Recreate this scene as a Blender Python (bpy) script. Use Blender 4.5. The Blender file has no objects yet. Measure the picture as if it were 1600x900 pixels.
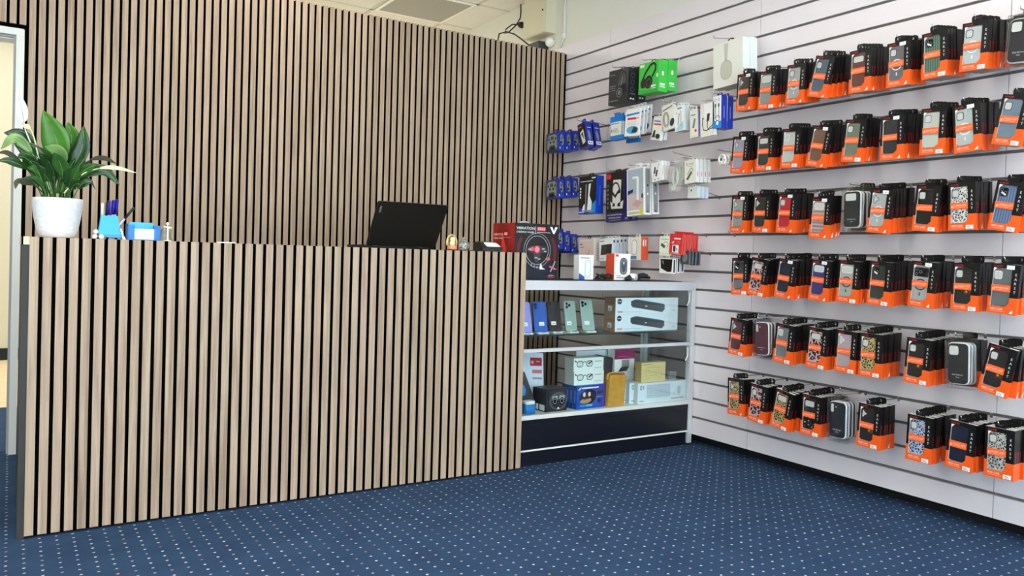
import bpy, bmesh, math, random
from mathutils import Matrix, Vector

scene = bpy.context.scene
COL = scene.collection
PI = math.pi
rnd = random.Random(7)

# ------------------------------------------------------------------ camera
YAW, PITCH, ROLL = 0.56077, -0.014106, 0.028739
cam_data = bpy.data.cameras.new('camera')
cam_data.sensor_fit = 'HORIZONTAL'
cam_data.sensor_width = 36.0
cam_data.lens = 36.0 * 1245.46 / 1600.0
cam_data.shift_x = (800.0 - 798.17) / 1600.0
cam_data.shift_y = (419.44 - 450.0) / 1600.0
cam_data.clip_start = 0.02
cam = bpy.data.objects.new('camera', cam_data)
COL.objects.link(cam)
_f = Vector((math.sin(YAW) * math.cos(PITCH), math.cos(YAW) * math.cos(PITCH), math.sin(PITCH)))
_r = Vector((math.cos(YAW), -math.sin(YAW), 0))
_u = _r.cross(_f)
_r2 = _r * math.cos(ROLL) + _u * math.sin(ROLL)
_u2 = -_r * math.sin(ROLL) + _u * math.cos(ROLL)
cam.matrix_world = Matrix(((_r2.x, _u2.x, -_f.x, 0), (_r2.y, _u2.y, -_f.y, 0), (_r2.z, _u2.z, -_f.z, 1.0013), (0, 0, 0, 1)))
scene.camera = cam

# ------------------------------------------------------------------ light and exposure
scene.view_settings.view_transform = 'Standard'
scene.view_settings.look = 'None'
scene.view_settings.gamma = 1.0
scene.view_settings.use_curve_mapping = False
scene.view_settings.exposure = 0.0
world = bpy.data.worlds.new('daylight')
scene.world = world
world.use_nodes = True
WORLD_COL, WORLD_STR = (0.80, 0.895, 1.0, 1), 8.0
world.node_tree.nodes['Background'].inputs[0].default_value = WORLD_COL
world.node_tree.nodes['Background'].inputs[1].default_value = WORLD_STR
CEIL = 2.885
LAMP_COL = (1.0, 0.95, 0.88)
# recessed ceiling light fittings of the shop (x, y): front shop, behind the counter; hidden back-room ones added to brighten ceiling and wall
# third number: watts
LAMPS = [(-1.2, 0.6, 16), (0.9, 0.6, 13), (2.1, 1.6, 5), (0.0, 2.4, 10), (1.2, 3.75, 7), (-1.8, 2.6, 12), (-0.9, 6.4, 5), (-0.2, 7.3, 5), (1.9, 7.2, 40), (1.0, 6.4, 42)]

# ------------------------------------------------------------------ materials
def srgb(r, g, b):
    def c(v):
        v /= 255.0
        return v / 12.92 if v <= 0.04045 else ((v + 0.055) / 1.055) ** 2.4
    return (c(r), c(g), c(b), 1.0)

_mats = {}
def M(name, col=(200, 200, 200), rough=0.5, metal=0.0, spec=0.5, emit=0.0, coat=0.0):
    if name in _mats:
        return _mats[name]
    m = bpy.data.materials.new(name)
    m.use_nodes = True
    b = m.node_tree.nodes['Principled BSDF']
    b.inputs['Base Color'].default_value = srgb(*col)
    b.inputs['Roughness'].default_value = rough
    b.inputs['Metallic'].default_value = metal
    b.inputs['Specular IOR Level'].default_value = spec
    b.inputs['Coat Weight'].default_value = coat
    if emit:
        b.inputs['Emission Color'].default_value = srgb(*col)
        b.inputs['Emission Strength'].default_value = emit
    _mats[name] = m
    return m

class NT:
    """small helper to wire nodes"""
    def __init__(s, m):
        s.t = m.node_tree
    def n(s, typ, **kw):
        nd = s.t.nodes.new(typ)
        for k, v in kw.items():
            setattr(nd, k, v)
        return nd
    def l(s, a, b):
        s.t.links.new(a, b)
    def math(s, op, a, b=None, c=None):
        nd = s.n('ShaderNodeMath', operation=op)
        for i, v in enumerate((a, b, c)):
            if v is None:
                continue
            if isinstance(v, (int, float)):
                nd.inputs[i].default_value = v
            else:
                s.l(v, nd.inputs[i])
        return nd.outputs[0]
    def ramp(s, fac, stops):
        nd = s.n('ShaderNodeValToRGB')
        el = nd.color_ramp.elements
        while len(el) < len(stops):
            el.new(0.5)
        for e, (p, c) in zip(el, stops):
            e.position = p
            e.color = c
        s.l(fac, nd.inputs[0])
        return nd.outputs[0]
    def mix(s, fac, a, b, blend='MIX'):
        nd = s.n('ShaderNodeMix', data_type='RGBA', blend_type=blend)
        for i, v in ((0, fac), (6, a), (7, b)):
            if isinstance(v, (int, float, tuple)):
                nd.inputs[i].default_value = v
            else:
                s.l(v, nd.inputs[i])
        return nd.outputs[2]

def wood_material():
    m = M('walnut_slat', (172, 150, 130), 0.55, spec=0.3)
    t = NT(m); b = m.node_tree.nodes['Principled BSDF']
    tc = t.n('ShaderNodeTexCoord'); geo = t.n('ShaderNodeNewGeometry')
    rpi = geo.outputs['Random Per Island']
    add = t.n('ShaderNodeVectorMath', operation='ADD')
    cmb = t.n('ShaderNodeCombineXYZ')
    t.l(t.math('MULTIPLY', rpi, 37.0), cmb.inputs[0]); t.l(t.math('MULTIPLY', rpi, 91.0), cmb.inputs[2])
    t.l(tc.outputs['Object'], add.inputs[0]); t.l(cmb.outputs[0], add.inputs[1])
    mp = t.n('ShaderNodeMapping'); mp.inputs['Scale'].default_value = (95, 95, 2.6)
    t.l(add.outputs[0], mp.inputs[0])
    n1 = t.n('ShaderNodeTexNoise'); n1.inputs['Scale'].default_value = 1.0
    n1.inputs['Detail'].default_value = 5.0; n1.inputs['Distortion'].default_value = 1.2
    t.l(mp.outputs[0], n1.inputs['Vector'])
    mp2 = t.n('ShaderNodeMapping'); mp2.inputs['Scale'].default_value = (26, 26, 1.1)
    t.l(add.outputs[0], mp2.inputs[0])
    n2 = t.n('ShaderNodeTexNoise'); n2.inputs['Scale'].default_value = 1.0
    n2.inputs['Detail'].default_value = 2.0; n2.inputs['Distortion'].default_value = 2.0
    t.l(mp2.outputs[0], n2.inputs['Vector'])
    grain = t.ramp(n1.outputs[0], [(0.30, srgb(119, 97, 79)), (0.62, srgb(178, 157, 132))])
    tone = t.ramp(n2.outputs[0], [(0.36, srgb(140, 117, 97)), (0.64, srgb(186, 165, 139))])
    c = t.mix(0.45, grain, tone)
    c = t.mix(t.math('MULTIPLY', rpi, 0.30), c, srgb(190, 161, 142))
    t.l(c, b.inputs['Base Color'])
    bump = t.n('ShaderNodeBump'); bump.inputs['Strength'].default_value = 0.08
    t.l(n1.outputs[0], bump.inputs['Height']); t.l(bump.outputs[0], b.inputs['Normal'])
    return m

def carpet_material():
    m = M('blue_carpet', (50, 70, 105), 0.95, spec=0.1)
    t = NT(m); b = m.node_tree.nodes['Principled BSDF']
    tc = t.n('ShaderNodeTexCoord'); sep = t.n('ShaderNodeSeparateXYZ')
    t.l(tc.outputs['Object'], sep.inputs[0])
    px, py = 0.0487, 0.0446
    gx = t.math('ADD', t.math('MULTIPLY', t.math('SUBTRACT', sep.outputs[0], 0.003), 1 / px), 0.5)
    gy = t.math('ADD', t.math('MULTIPLY', t.math('SUBTRACT', sep.outputs[1], 3.076), 1 / py), 0.5)
    ix, iy = t.math('FLOOR', gx), t.math('FLOOR', gy)
    cell = t.n('ShaderNodeCombineXYZ'); t.l(ix, cell.inputs[0]); t.l(iy, cell.inputs[1])
    wn = t.n('ShaderNodeTexWhiteNoise', noise_dimensions='3D'); t.l(cell.outputs[0], wn.inputs[0])
    sc = t.n('ShaderNodeSeparateColor'); t.l(wn.outputs['Color'], sc.inputs[0])
    jx = t.math('MULTIPLY', t.math('SUBTRACT', sc.outputs[0], 0.5), 0.002)
    dx = t.math('ADD', t.math('MULTIPLY', t.math('SUBTRACT', t.math('SUBTRACT', gx, ix), 0.5), px), jx)
    dy = t.math('MULTIPLY', t.math('SUBTRACT', t.math('SUBTRACT', gy, iy), 0.5), py)
    d = t.math('SQRT', t.math('ADD', t.math('POWER', t.math('DIVIDE', dx, 0.0046), 2.0), t.math('POWER', t.math('DIVIDE', dy, 0.0040), 2.0)))
    mask = t.math('MULTIPLY', t.math('LESS_THAN', d, 1.0), t.math('ADD', t.math('MULTIPLY', sc.outputs[1], 0.6), 0.3))
    n = t.n('ShaderNodeTexNoise'); n.inputs['Scale'].default_value = 420.0; n.inputs['Detail'].default_value = 3.0
    t.l(tc.outputs['Object'], n.inputs['Vector'])
    n2 = t.n('ShaderNodeTexNoise'); n2.inputs['Scale'].default_value = 7.0; n2.inputs['Detail'].default_value = 4.0
    t.l(tc.outputs['Object'], n2.inputs['Vector'])
    pile = t.ramp(n.outputs[0], [(0.3, srgb(32, 52, 80)), (0.7, srgb(62, 86, 116))])
    worn = t.ramp(n2.outputs[0], [(0.35, srgb(41, 61, 90)), (0.7, srgb(55, 79, 108))])
    base = t.mix(0.5, pile, worn)
    dots = t.ramp(sc.outputs[2], [(0.0, srgb(225, 228, 235)), (0.8, srgb(235, 235, 238)), (0.86, srgb(235, 170, 150)), (1.0, srgb(214, 180, 205))])
    t.l(t.mix(mask, base, dots), b.inputs['Base Color'])
    bump = t.n('ShaderNodeBump'); bump.inputs['Strength'].default_value = 0.35; bump.inputs['Distance'].default_value = 0.004
    t.l(n.outputs[0], bump.inputs['Height']); t.l(bump.outputs[0], b.inputs['Normal'])
    return m

def noisy(name, c1, c2, scale, rough=0.6, stretch=(1, 1, 1), spec=0.4, bump=0.0, detail=3.0):
    m = M(name, c1, rough, spec=spec)
    t = NT(m); b = m.node_tree.nodes['Principled BSDF']
    tc = t.n('ShaderNodeTexCoord'); mp = t.n('ShaderNodeMapping'); mp.inputs['Scale'].default_value = stretch
    t.l(tc.outputs['Object'], mp.inputs[0])
    n = t.n('ShaderNodeTexNoise'); n.inputs['Scale'].default_value = scale; n.inputs['Detail'].default_value = detail
    t.l(mp.outputs[0], n.inputs['Vector'])
    t.l(t.ramp(n.outputs[0], [(0.35, srgb(*c1)), (0.65, srgb(*c2))]), b.inputs['Base Color'])
    if bump:
        bp = t.n('ShaderNodeBump'); bp.inputs['Strength'].default_value = bump
        t.l(n.outputs[0], bp.inputs['Height']); t.l(bp.outputs[0], b.inputs['Normal'])
    return m

def spots(name, ca, cb, cc, scale=105.0):
    """animal print: dark blotches with a lighter middle on a pale ground"""
    m = M(name, ca, 0.25, spec=0.5)
    t = NT(m); b = m.node_tree.nodes['Principled BSDF']
    tc = t.n('ShaderNodeTexCoord')
    nz = t.n('ShaderNodeTexNoise'); nz.inputs['Scale'].default_value = 60.0
    t.l(tc.outputs['Object'], nz.inputs['Vector'])
    vm = t.mix(0.012, tc.outputs['Object'], nz.outputs['Color'])
    v = t.n('ShaderNodeTexVoronoi', feature='DISTANCE_TO_EDGE'); v.inputs['Scale'].default_value = scale
    t.l(vm, v.inputs['Vector'])
    c = t.ramp(v.outputs['Distance'], [(0.0, srgb(*ca)), (0.10, srgb(*ca)), (0.16, srgb(*cb)), (0.30, srgb(*cb)), (0.40, srgb(*cc))])
    t.l(c, b.inputs['Base Color'])
    return m

def stripes(name, ca, cb, freq, axis=0, rough=0.35):
    m = M(name, ca, rough)
    t = NT(m); b = m.node_tree.nodes['Principled BSDF']
    tc = t.n('ShaderNodeTexCoord'); sep = t.n('ShaderNodeSeparateXYZ'); t.l(tc.outputs['Object'], sep.inputs[0])
    s = t.math('SINE', t.math('MULTIPLY', sep.outputs[axis], freq * 2 * PI))
    t.l(t.ramp(t.math('ADD', t.math('MULTIPLY', s, 0.5), 0.5), [(0.35, srgb(*ca)), (0.65, srgb(*cb))]), b.inputs['Base Color'])
    return m

def thin_clear(name, tint=(255, 255, 255), gloss=0.06, rough=0.03, body=0.0, body_col=(255, 255, 255)):
    """thin clear film or pane: mostly passes light, mirrors a little by Fresnel"""
    if name in _mats:
        return _mats[name]
    m = bpy.data.materials.new(name); m.use_nodes = True
    t = NT(m); nt = m.node_tree
    for nd in list(nt.nodes):
        nt.nodes.remove(nd)
    out = t.n('ShaderNodeOutputMaterial'); tr = t.n('ShaderNodeBsdfTransparent'); gl = t.n('ShaderNodeBsdfGlossy')
    tr.inputs[0].default_value = srgb(*tint); gl.inputs['Roughness'].default_value = rough
    fr = t.n('ShaderNodeFresnel'); fr.inputs['IOR'].default_value = 1.45
    fac = t.math('MINIMUM', t.math('MULTIPLY', fr.outputs[0], gloss / 0.04), 0.9)
    mx = t.n('ShaderNodeMixShader'); t.l(fac, mx.inputs[0]); t.l(tr.outputs[0], mx.inputs[1]); t.l(gl.outputs[0], mx.inputs[2])
    last = mx
    if body:
        df = t.n('ShaderNodeBsdfDiffuse'); df.inputs[0].default_value = srgb(*body_col)
        m2 = t.n('ShaderNodeMixShader'); m2.inputs[0].default_value = body
        t.l(mx.outputs[0], m2.inputs[1]); t.l(df.outputs[0], m2.inputs[2]); last = m2
    t.l(last.outputs[0], out.inputs[0])
    _mats[name] = m
    return m

WOOD = wood_material()
CARPET = carpet_material()
BLACK = M('black_felt', (5, 5, 5), 0.95, spec=0.02)
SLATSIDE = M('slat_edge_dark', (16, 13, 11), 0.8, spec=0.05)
GROOVE = M('groove_aluminium', (112, 108, 106), 0.5)
SLATW = noisy('slatwall_laminate', (231, 221, 223), (235, 226, 228), 2.0, 0.36)
CREAM = noisy('cream_paint', (228, 226, 214), (232, 230, 219), 3.0, 0.8)
WHITE = M('white_gloss', (238, 238, 234), 0.35)
CEILM = noisy('ceiling_tile', (228, 227, 220), (232, 231, 225), 40.0, 0.9)
METAL = M('chrome_wire', (190, 190, 190), 0.25, metal=1.0)
ALU = M('satin_aluminium', (218, 221, 223), 0.38, metal=0.35)
DARKN = M('navy_black_laminate', (14, 16, 26), 0.30)
CLEAR = thin_clear('clear_glass', (250, 253, 252), 0.009)
FILM = thin_clear('clear_film', (253, 253, 253), 0.010, 0.20)
BAG = thin_clear('plastic_bag', (254, 254, 254), 0.014, 0.12, 0.006)
FROST = thin_clear('frosted_bag', (250, 250, 250), 0.02, 0.2, 0.16, (240, 240, 234))
PB = M('carton_black', (17, 16, 17), 0.35, spec=0.35)
PO = M('carton_orange', (242, 92, 22), 0.38)
PW = M('print_white', (240, 240, 238), 0.45)
PR = M('print_red', (216, 40, 36), 0.45)
PGREY = M('card_grey', (150, 146, 144), 0.6)
PBACK = M('card_pale', (214, 214, 208), 0.6)
BLUE = M('carton_blue', (28, 48, 160), 0.32)
CYAN = M('print_cyan', (32, 140, 214), 0.4)
TEXTD = M('print_dark', (50, 50, 54), 0.5)
M('print_indigo', (40, 32, 92), 0.4)
PGM = M('print_grey', (128, 130, 134), 0.5)
# ------------------------------------------------------------------ mesh building
_txt = {}
def text_mesh(s):
    if s not in _txt:
        cu = bpy.data.curves.new('text', 'FONT'); cu.body = s; cu.size = 1.0; cu.resolution_u = 2
        o = bpy.data.objects.new('text', cu); COL.objects.link(o)
        dg = bpy.context.evaluated_depsgraph_get(); dg.update()
        me = bpy.data.meshes.new_from_object(o.evaluated_get(dg))
        v = [(p.co.x, p.co.y) for p in me.vertices]; f = [tuple(p.vertices) for p in me.polygons]
        xs = [p[0] for p in v] or [0]; x0 = min(xs); wd = max(xs) - x0
        bpy.data.objects.remove(o); bpy.data.curves.remove(cu); bpy.data.meshes.remove(me)
        _txt[s] = ([(x - x0, y) for x, y in v], f, wd)
    return _txt[s]

def rrect(w, h, r, n=5, cx=0.0, cz=0.0):
    pts = []
    r = min(r, w / 2 - 1e-5, h / 2 - 1e-5)
    for qx, qz, a0 in ((1, 1, 0), (-1, 1, PI / 2), (-1, -1, PI), (1, -1, 1.5 * PI)):
        for i in range(n + 1):
            a = a0 + PI / 2 * i / n
            pts.append((cx + qx * (w / 2 - r) + r * math.cos(a), cz + qz * (h / 2 - r) + r * math.sin(a)))
    return pts

def ellipse(cx, cz, rx, rz, n=24, a0=0.0, a1=2 * PI, rot=0.0):
    full = abs(a1 - a0 - 2 * PI) < 1e-6
    k = n if full else n + 1
    out = []
    for i in range(k):
        a = a0 + (a1 - a0) * i / n
        x, z = rx * math.cos(a), rz * math.sin(a)
        out.append((cx + x * math.cos(rot) - z * math.sin(rot), cz + x * math.sin(rot) + z * math.cos(rot)))
    return out

class MB:
    """collects geometry of one part; y is the depth away from the viewer of the printed face"""
    def __init__(s):
        s.v = []; s.f = []; s.fm = []; s.sm = []; s.mats = []; s.X = Matrix.Identity(4); s.lift = 0.0005
    def mi(s, m):
        if m not in s.mats:
            s.mats.append(m)
        return s.mats.index(m)
    def add(s, vs, fs, m, smooth=False):
        o = len(s.v); k = s.mi(m)
        s.v += [tuple(s.X @ Vector(p)) for p in vs]
        for f in fs:
            s.f.append(tuple(i + o for i in f)); s.fm.append(k); s.sm.append(smooth)
        return s
    def box(s, x0, x1, y0, y1, z0, z1, m, faces=None):
        """faces: optional dict front/back/left/right/top/bottom -> material"""
        vs = [(x0, y0, z0), (x1, y0, z0), (x1, y1, z0), (x0, y1, z0), (x0, y0, z1), (x1, y0, z1), (x1, y1, z1), (x0, y1, z1)]
        fs = {'bottom': (0, 3, 2, 1), 'top': (4, 5, 6, 7), 'front': (0, 1, 5, 4), 'back': (2, 3, 7, 6), 'left': (3, 0, 4, 7), 'right': (1, 2, 6, 5)}
        o = len(s.v); s.v += [tuple(s.X @ Vector(p)) for p in vs]
        for k, f in fs.items():
            s.f.append(tuple(i + o for i in f)); s.fm.append(s.mi((faces or {}).get(k, m))); s.sm.append(False)
        return s
    def prism(s, out, y0, y1, m, smooth=False):
        """outline in x,z extruded along y"""
        n = len(out)
        vs = [(a, y0, b) for a, b in out] + [(a, y1, b) for a, b in out]
        s.add(vs, [tuple(range(n)), tuple(range(2 * n - 1, n - 1, -1))], m)
        o = len(s.v) - 2 * n; k = s.mi(m)
        for i in range(n):
            j = (i + 1) % n
            s.f.append((o + i, o + n + i, o + n + j, o + j)); s.fm.append(k); s.sm.append(smooth)
        return s
    def vprism(s, out, z0, z1, m, smooth=False):
        """outline in x,y extruded along z"""
        n = len(out)
        s.add([(a, b, z0) for a, b in out] + [(a, b, z1) for a, b in out], [tuple(range(n - 1, -1, -1)), tuple(range(n, 2 * n))], m)
        o = len(s.v) - 2 * n; k = s.mi(m)
        for i in range(n):
            j = (i + 1) % n
            s.f.append((o + i, o + j, o + n + j, o + n + i)); s.fm.append(k); s.sm.append(smooth)
        return s
    def plate(s, out, m, y=None):
        y = -s.lift if y is None else y
        return s.add([(a, y, b) for a, b in out], [tuple(range(len(out)))], m)
    def rect(s, x0, x1, z0, z1, m, y=None):
        return s.plate([(x0, z0), (x1, z0), (x1, z1), (x0, z1)], m, y)
    def ring(s, cx, cz, rx, rz, th, m, a0=0.0, a1=2 * PI, y=None, n=28, rot=0.0):
        y = -s.lift if y is None else y
        A = ellipse(cx, cz, rx, rz, n, a0, a1, rot); B = ellipse(cx, cz, rx - th, rz - th, n, a0, a1, rot)
        k = len(A); full = abs(a1 - a0 - 2 * PI) < 1e-6
        vs = [(a, y, b) for a, b in A] + [(a, y, b) for a, b in B]
        fs = [(i, (i + 1) % k, k + (i + 1) % k, k + i) for i in range(k if full else k - 1)]
        return s.add(vs, fs, m)
    def stroke(s, pts, th, m, y=None):
        """flat printed line of width th through x,z points"""
        y = -s.lift if y is None else y
        L, R = [], []
        for i, p in enumerate(pts):
            a = Vector(pts[max(i - 1, 0)]); b = Vector(pts[min(i + 1, len(pts) - 1)])
            d = (b - a).normalized(); nrm = Vector((-d.y, d.x)) * th / 2
            L.append((p[0] + nrm.x, y, p[1] + nrm.y)); R.append((p[0] - nrm.x, y, p[1] - nrm.y))
        n = len(pts)
        return s.add(L + R, [(i, i + 1, n + i + 1, n + i) for i in range(n - 1)], m)
    def text(s, t, x, z, size, m, align='l', y=None, rot=0.0, wide=None):
        """printed words with the baseline at z; rot turns them in the face"""
        y = -s.lift * 1.6 if y is None else y
        v, f, wd = text_mesh(t)
        k = size if wide is None else wide / wd
        off = {'l': 0, 'c': -wd * k / 2, 'r': -wd * k}[align]
        c, sn = math.cos(rot), math.sin(rot)
        vs = []
        for a, b in v:
            a = a * k + off; b = b * size
            vs.append((x + a * c - b * sn, y, z + a * sn + b * c))
        return s.add(vs, f, m)
    def tube(s, pts, r, m, n=8, cap=True):
        P = [Vector(p) for p in pts]; k = len(P); vs = []
        rr = r if isinstance(r, (list, tuple)) else [r] * k
        ref = None
        for i, p in enumerate(P):
            d = (P[min(i + 1, k - 1)] - P[max(i - 1, 0)]).normalized()
            if ref is None:
                ref = Vector((0, 0, 1)) if abs(d.z) < 0.9 else Vector((1, 0, 0))
            a = (ref - d * ref.dot(d)).normalized(); ref = a
            b = d.cross(a)
            vs += [tuple(p + (a * math.cos(2 * PI * j / n) + b * math.sin(2 * PI * j / n)) * rr[i]) for j in range(n)]
        fs = [(i * n + j, i * n + (j + 1) % n, (i + 1) * n + (j + 1) % n, (i + 1) * n + j) for i in range(k - 1) for j in range(n)]
        if cap:
            fs += [tuple(range(n - 1, -1, -1)), tuple((k - 1) * n + j for j in range(n))]
        return s.add(vs, fs, m, True)
    def lathe(s, prof, m, n=32, c=(0, 0, 0), axis='z', ends=True):
        vs = []
        for r, h in prof:
            for j in range(n):
                a = 2 * PI * j / n
                p = (r * math.cos(a), r * math.sin(a), h)
                if axis == 'y':
                    p = (p[0], p[2], p[1])
                elif axis == 'x':
                    p = (p[2], p[0], p[1])
                vs.append((p[0] + c[0], p[1] + c[1], p[2] + c[2]))
        k = len(prof)
        fs = [(i * n + j, i * n + (j + 1) % n, (i + 1) * n + (j + 1) % n, (i + 1) * n + j) for i in range(k - 1) for j in range(n)]
        if ends:
            fs += [tuple(range(n - 1, -1, -1)), tuple((k - 1) * n + j for j in range(n))]
        return s.add(vs, fs, m, True)
    def ball(s, c, rx, ry, rz, m, n=16):
        prof = [(max(1e-4, math.sin(PI * i / (n // 2))), -math.cos(PI * i / (n // 2))) for i in range(n // 2 + 1)]
        vs = []
        for r, h in prof:
            for j in range(n):
                a = 2 * PI * j / n
                vs.append((c[0] + rx * r * math.cos(a), c[1] + ry * r * math.sin(a), c[2] + rz * h))
        k = len(prof)
        fs = [(i * n + j, i * n + (j + 1) % n, (i + 1) * n + (j + 1) % n, (i + 1) * n + j) for i in range(k - 1) for j in range(n)]
        return s.add(vs, fs, m, True)
    def mesh(s, name):
        me = bpy.data.meshes.new(name)
        me.from_pydata(s.v, [], s.f)
        for m in s.mats:
            me.materials.append(m)
        me.polygons.foreach_set('material_index', s.fm)
        me.polygons.foreach_set('use_smooth', s.sm)
        bm = bmesh.new(); bm.from_mesh(me); bmesh.ops.recalc_face_normals(bm, faces=bm.faces); bm.to_mesh(me); bm.free()
        me.update()
        return me
    def build(s, name, parent=None):
        return obj(name, s.mesh(name), parent)

def obj(name, me, parent=None):
    o = bpy.data.objects.new(name, me); COL.objects.link(o)
    if parent:
        o.parent = parent
    return o

def empty(name, loc=(0, 0, 0), rz=0.0):
    o = bpy.data.objects.new(name, None); o.empty_display_size = 0.05; COL.objects.link(o)
    o.location = loc; o.rotation_euler = (0, 0, rz)
    return o

def tag(o, label, cat, group=None):
    o['label'] = label; o['category'] = cat
    if group:
        o['group'] = group
    return o

def structure(o):
    o['kind'] = 'structure'
    return o

def copy_tree(o, parent=None):
    c = o.copy(); COL.objects.link(c)
    if parent:
        c.parent = parent
    for ch in list(o.children):
        copy_tree(ch, c)
    return c

def wall_frame(x, y, z, tilt):
    """matrix for a pack hanging on the right wall: its printed face looks into the room (-X); tilt in degrees"""
    t = math.radians(tilt); c, s = math.cos(t), math.sin(t)
    return Matrix(((0, 1, 0, x), (-c, 0, -s, y), (-s, 0, c, z), (0, 0, 0, 1)))

ORD = ['first', 'second', 'third', 'fourth', 'fifth', 'sixth', 'seventh', 'eighth', 'ninth', 'tenth', 'eleventh', 'twelfth']
# ------------------------------------------------------------------ the room
XW = 3.190          # face of the slatwall
YB = 4.428          # face of the slatted partition
mb = MB(); mb.box(-3.0, 3.30, -2.0, 5.72, -0.05, 0.0, CARPET); structure(mb.build('floor'))
PLANK = noisy('oak_vinyl', (206, 186, 150), (226, 210, 178), 3.0, 0.45, (1.0, 9.0, 1.0))
mb = MB(); mb.box(-3.0, 3.30, 5.72, 8.05, -0.05, 0.0, PLANK); structure(mb.build('floor_back'))

# ceiling: tiles between thin T-bars
GRID = M('ceiling_bar', (206, 203, 192), 0.6)
mb = MB(); mb.box(-3.08, 3.30, -2.08, 8.12, CEIL, CEIL + 0.04, CEILM)
for i in range(-9, 2):
    x = 2.93 + 0.6 * i
    if x > -3: mb.box(x - 0.012, x + 0.012, -2.0, 8.05, CEIL - 0.003, CEIL + 0.001, GRID)
for j in range(-13, 5):
    y = 5.235 + 0.6 * j
    if -2 < y < 8: mb.box(-3.0, 3.21, y - 0.012, y + 0.012, CEIL - 0.003, CEIL + 0.001, GRID)
structure(mb.build('ceiling'))

# right wall: plaster plus grooved display boards
mb = MB(); mb.box(3.214, 3.30, -2.0, 8.05, 0.0605, CEIL, CREAM)
Z0 = 0.153
edges = [(-2.0, 0.3709), (0.3739, 1.5719), (1.5749, 2.7719), (2.7749, 3.9729), (3.9759, 4.62)]
for y0, y1 in edges:
    mb.box(3.2030, 3.2060, y0, y1, 0.061, Z0 + 2.3, GROOVE)
    for k in range(-1, 23):
        z0 = Z0 + 0.1 * k + 0.0065 if k >= 0 else Z0 - 0.094
        z1 = Z0 + 0.1 * (k + 1) - 0.0065 if k < 22 else Z0 + 2.3
        mb.box(XW, 3.2028, y0, y1, z0, z1, SLATW)
structure(mb.build('wall_right'))
mb = MB(); mb.box(3.285, 3.299, -2.0, 8.05, 0.0, 0.0600, M('black_plinth', (9, 9, 11), 0.7)); structure(mb.build('baseboard_right'))

# slatted partition with a doorway at its left end
mb = MB()
PITCH_S, SW = 0.03948, 0.0272
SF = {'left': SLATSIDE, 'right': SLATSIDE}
x = 0.057
while x + SW < 3.188:
    mb.box(x, x + SW, YB, YB + 0.012, 0.0, 2.397, WOOD, SF); x += PITCH_S
x = 0.057 - PITCH_S
while x > -1.05:
    mb.box(x, x + SW, YB, YB + 0.012, 2.030, 2.397, WOOD, SF); x -= PITCH_S
mb.box(0.040, 3.187, YB + 0.0121, YB + 0.030, 0.0, 2.394, BLACK)
mb.box(-3.0, 0.040, YB + 0.0121, YB + 0.030, 2.012, 2.394, BLACK)
mb.box(-3.0, -0.93, YB + 0.0121, YB + 0.030, 0.0, 2.012, BLACK)
x = -0.98
while x > -3.0:
    mb.box(x, x + SW, YB, YB + 0.012, 0.0, 2.030, WOOD); x -= PITCH_S
mb.box(0.05, 3.187, YB + 0.0301, YB + 0.10, 0.0, 2.39, CREAM)
structure(mb.build('wall_back'))

# white door frame around the opening
FRAMEW = M('frame_white', (206, 205, 198), 0.4)
mb = MB()
mb.box(0.0065, 0.0375, YB - 0.006, YB + 0.03, 0.0, 1.976, FRAMEW)
mb.box(-0.93, 0.0375, YB - 0.006, YB + 0.03, 1.976, 2.008, FRAMEW)
mb.box(-0.93, -0.897, YB - 0.006, YB + 0.03, 0.0, 1.976, FRAMEW)
mb.box(0.002, 0.030, YB + 0.03, YB + 0.13, 0.0, 1.976, WHITE)
mb.box(-0.93, 0.002, YB + 0.03, YB + 0.13, 1.962, 1.976, WHITE)
mb.box(-0.004, 0.0065, YB + 0.012, YB + 0.026, 0.0, 1.976, M('door_gap', (150, 150, 146), 0.6))
mb.box(-0.895, -0.004, YB + 0.012, YB + 0.026, 1.966, 1.976, M('door_gap', (150, 150, 146), 0.6))
structure(mb.build('door_frame'))

mb = MB(); mb.box(-3.0, 3.21, 8.05, 8.12, 0.0, CEIL, M('back_room_paint', (208, 206, 188), 0.85)); structure(mb.build('wall_rear'))
mb = MB(); mb.box(-3.0, 3.21, 8.03, 8.049, 0.0, 0.10, M('black_plinth')); structure(mb.build('baseboard_rear'))
mb = MB(); mb.box(-3.08, -3.0, -2.0, 8.05, 0.0, CEIL, CREAM); structure(mb.build('wall_left'))
# shopfront: posts, transom and glass; daylight comes in through it
SHOP = M('shopfront_frame', (70, 72, 76), 0.5)
mb = MB()
for xx in (-3.0, -1.0, 1.1, 3.12):
    mb.box(xx, xx + 0.08, -2.08, -2.0, 0.0, CEIL, SHOP)
mb.box(-3.0, 3.2, -2.08, -2.0, 0.0, 0.12, SHOP); mb.box(-3.0, 3.2, -2.08, -2.0, CEIL - 0.12, CEIL, SHOP)
w = mb.build('window_1'); structure(w)
mb = MB(); mb.box(-2.92, 3.12, -2.045, -2.04, 0.12, CEIL - 0.12, CLEAR)
mb.build('window_glass', w)

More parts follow.
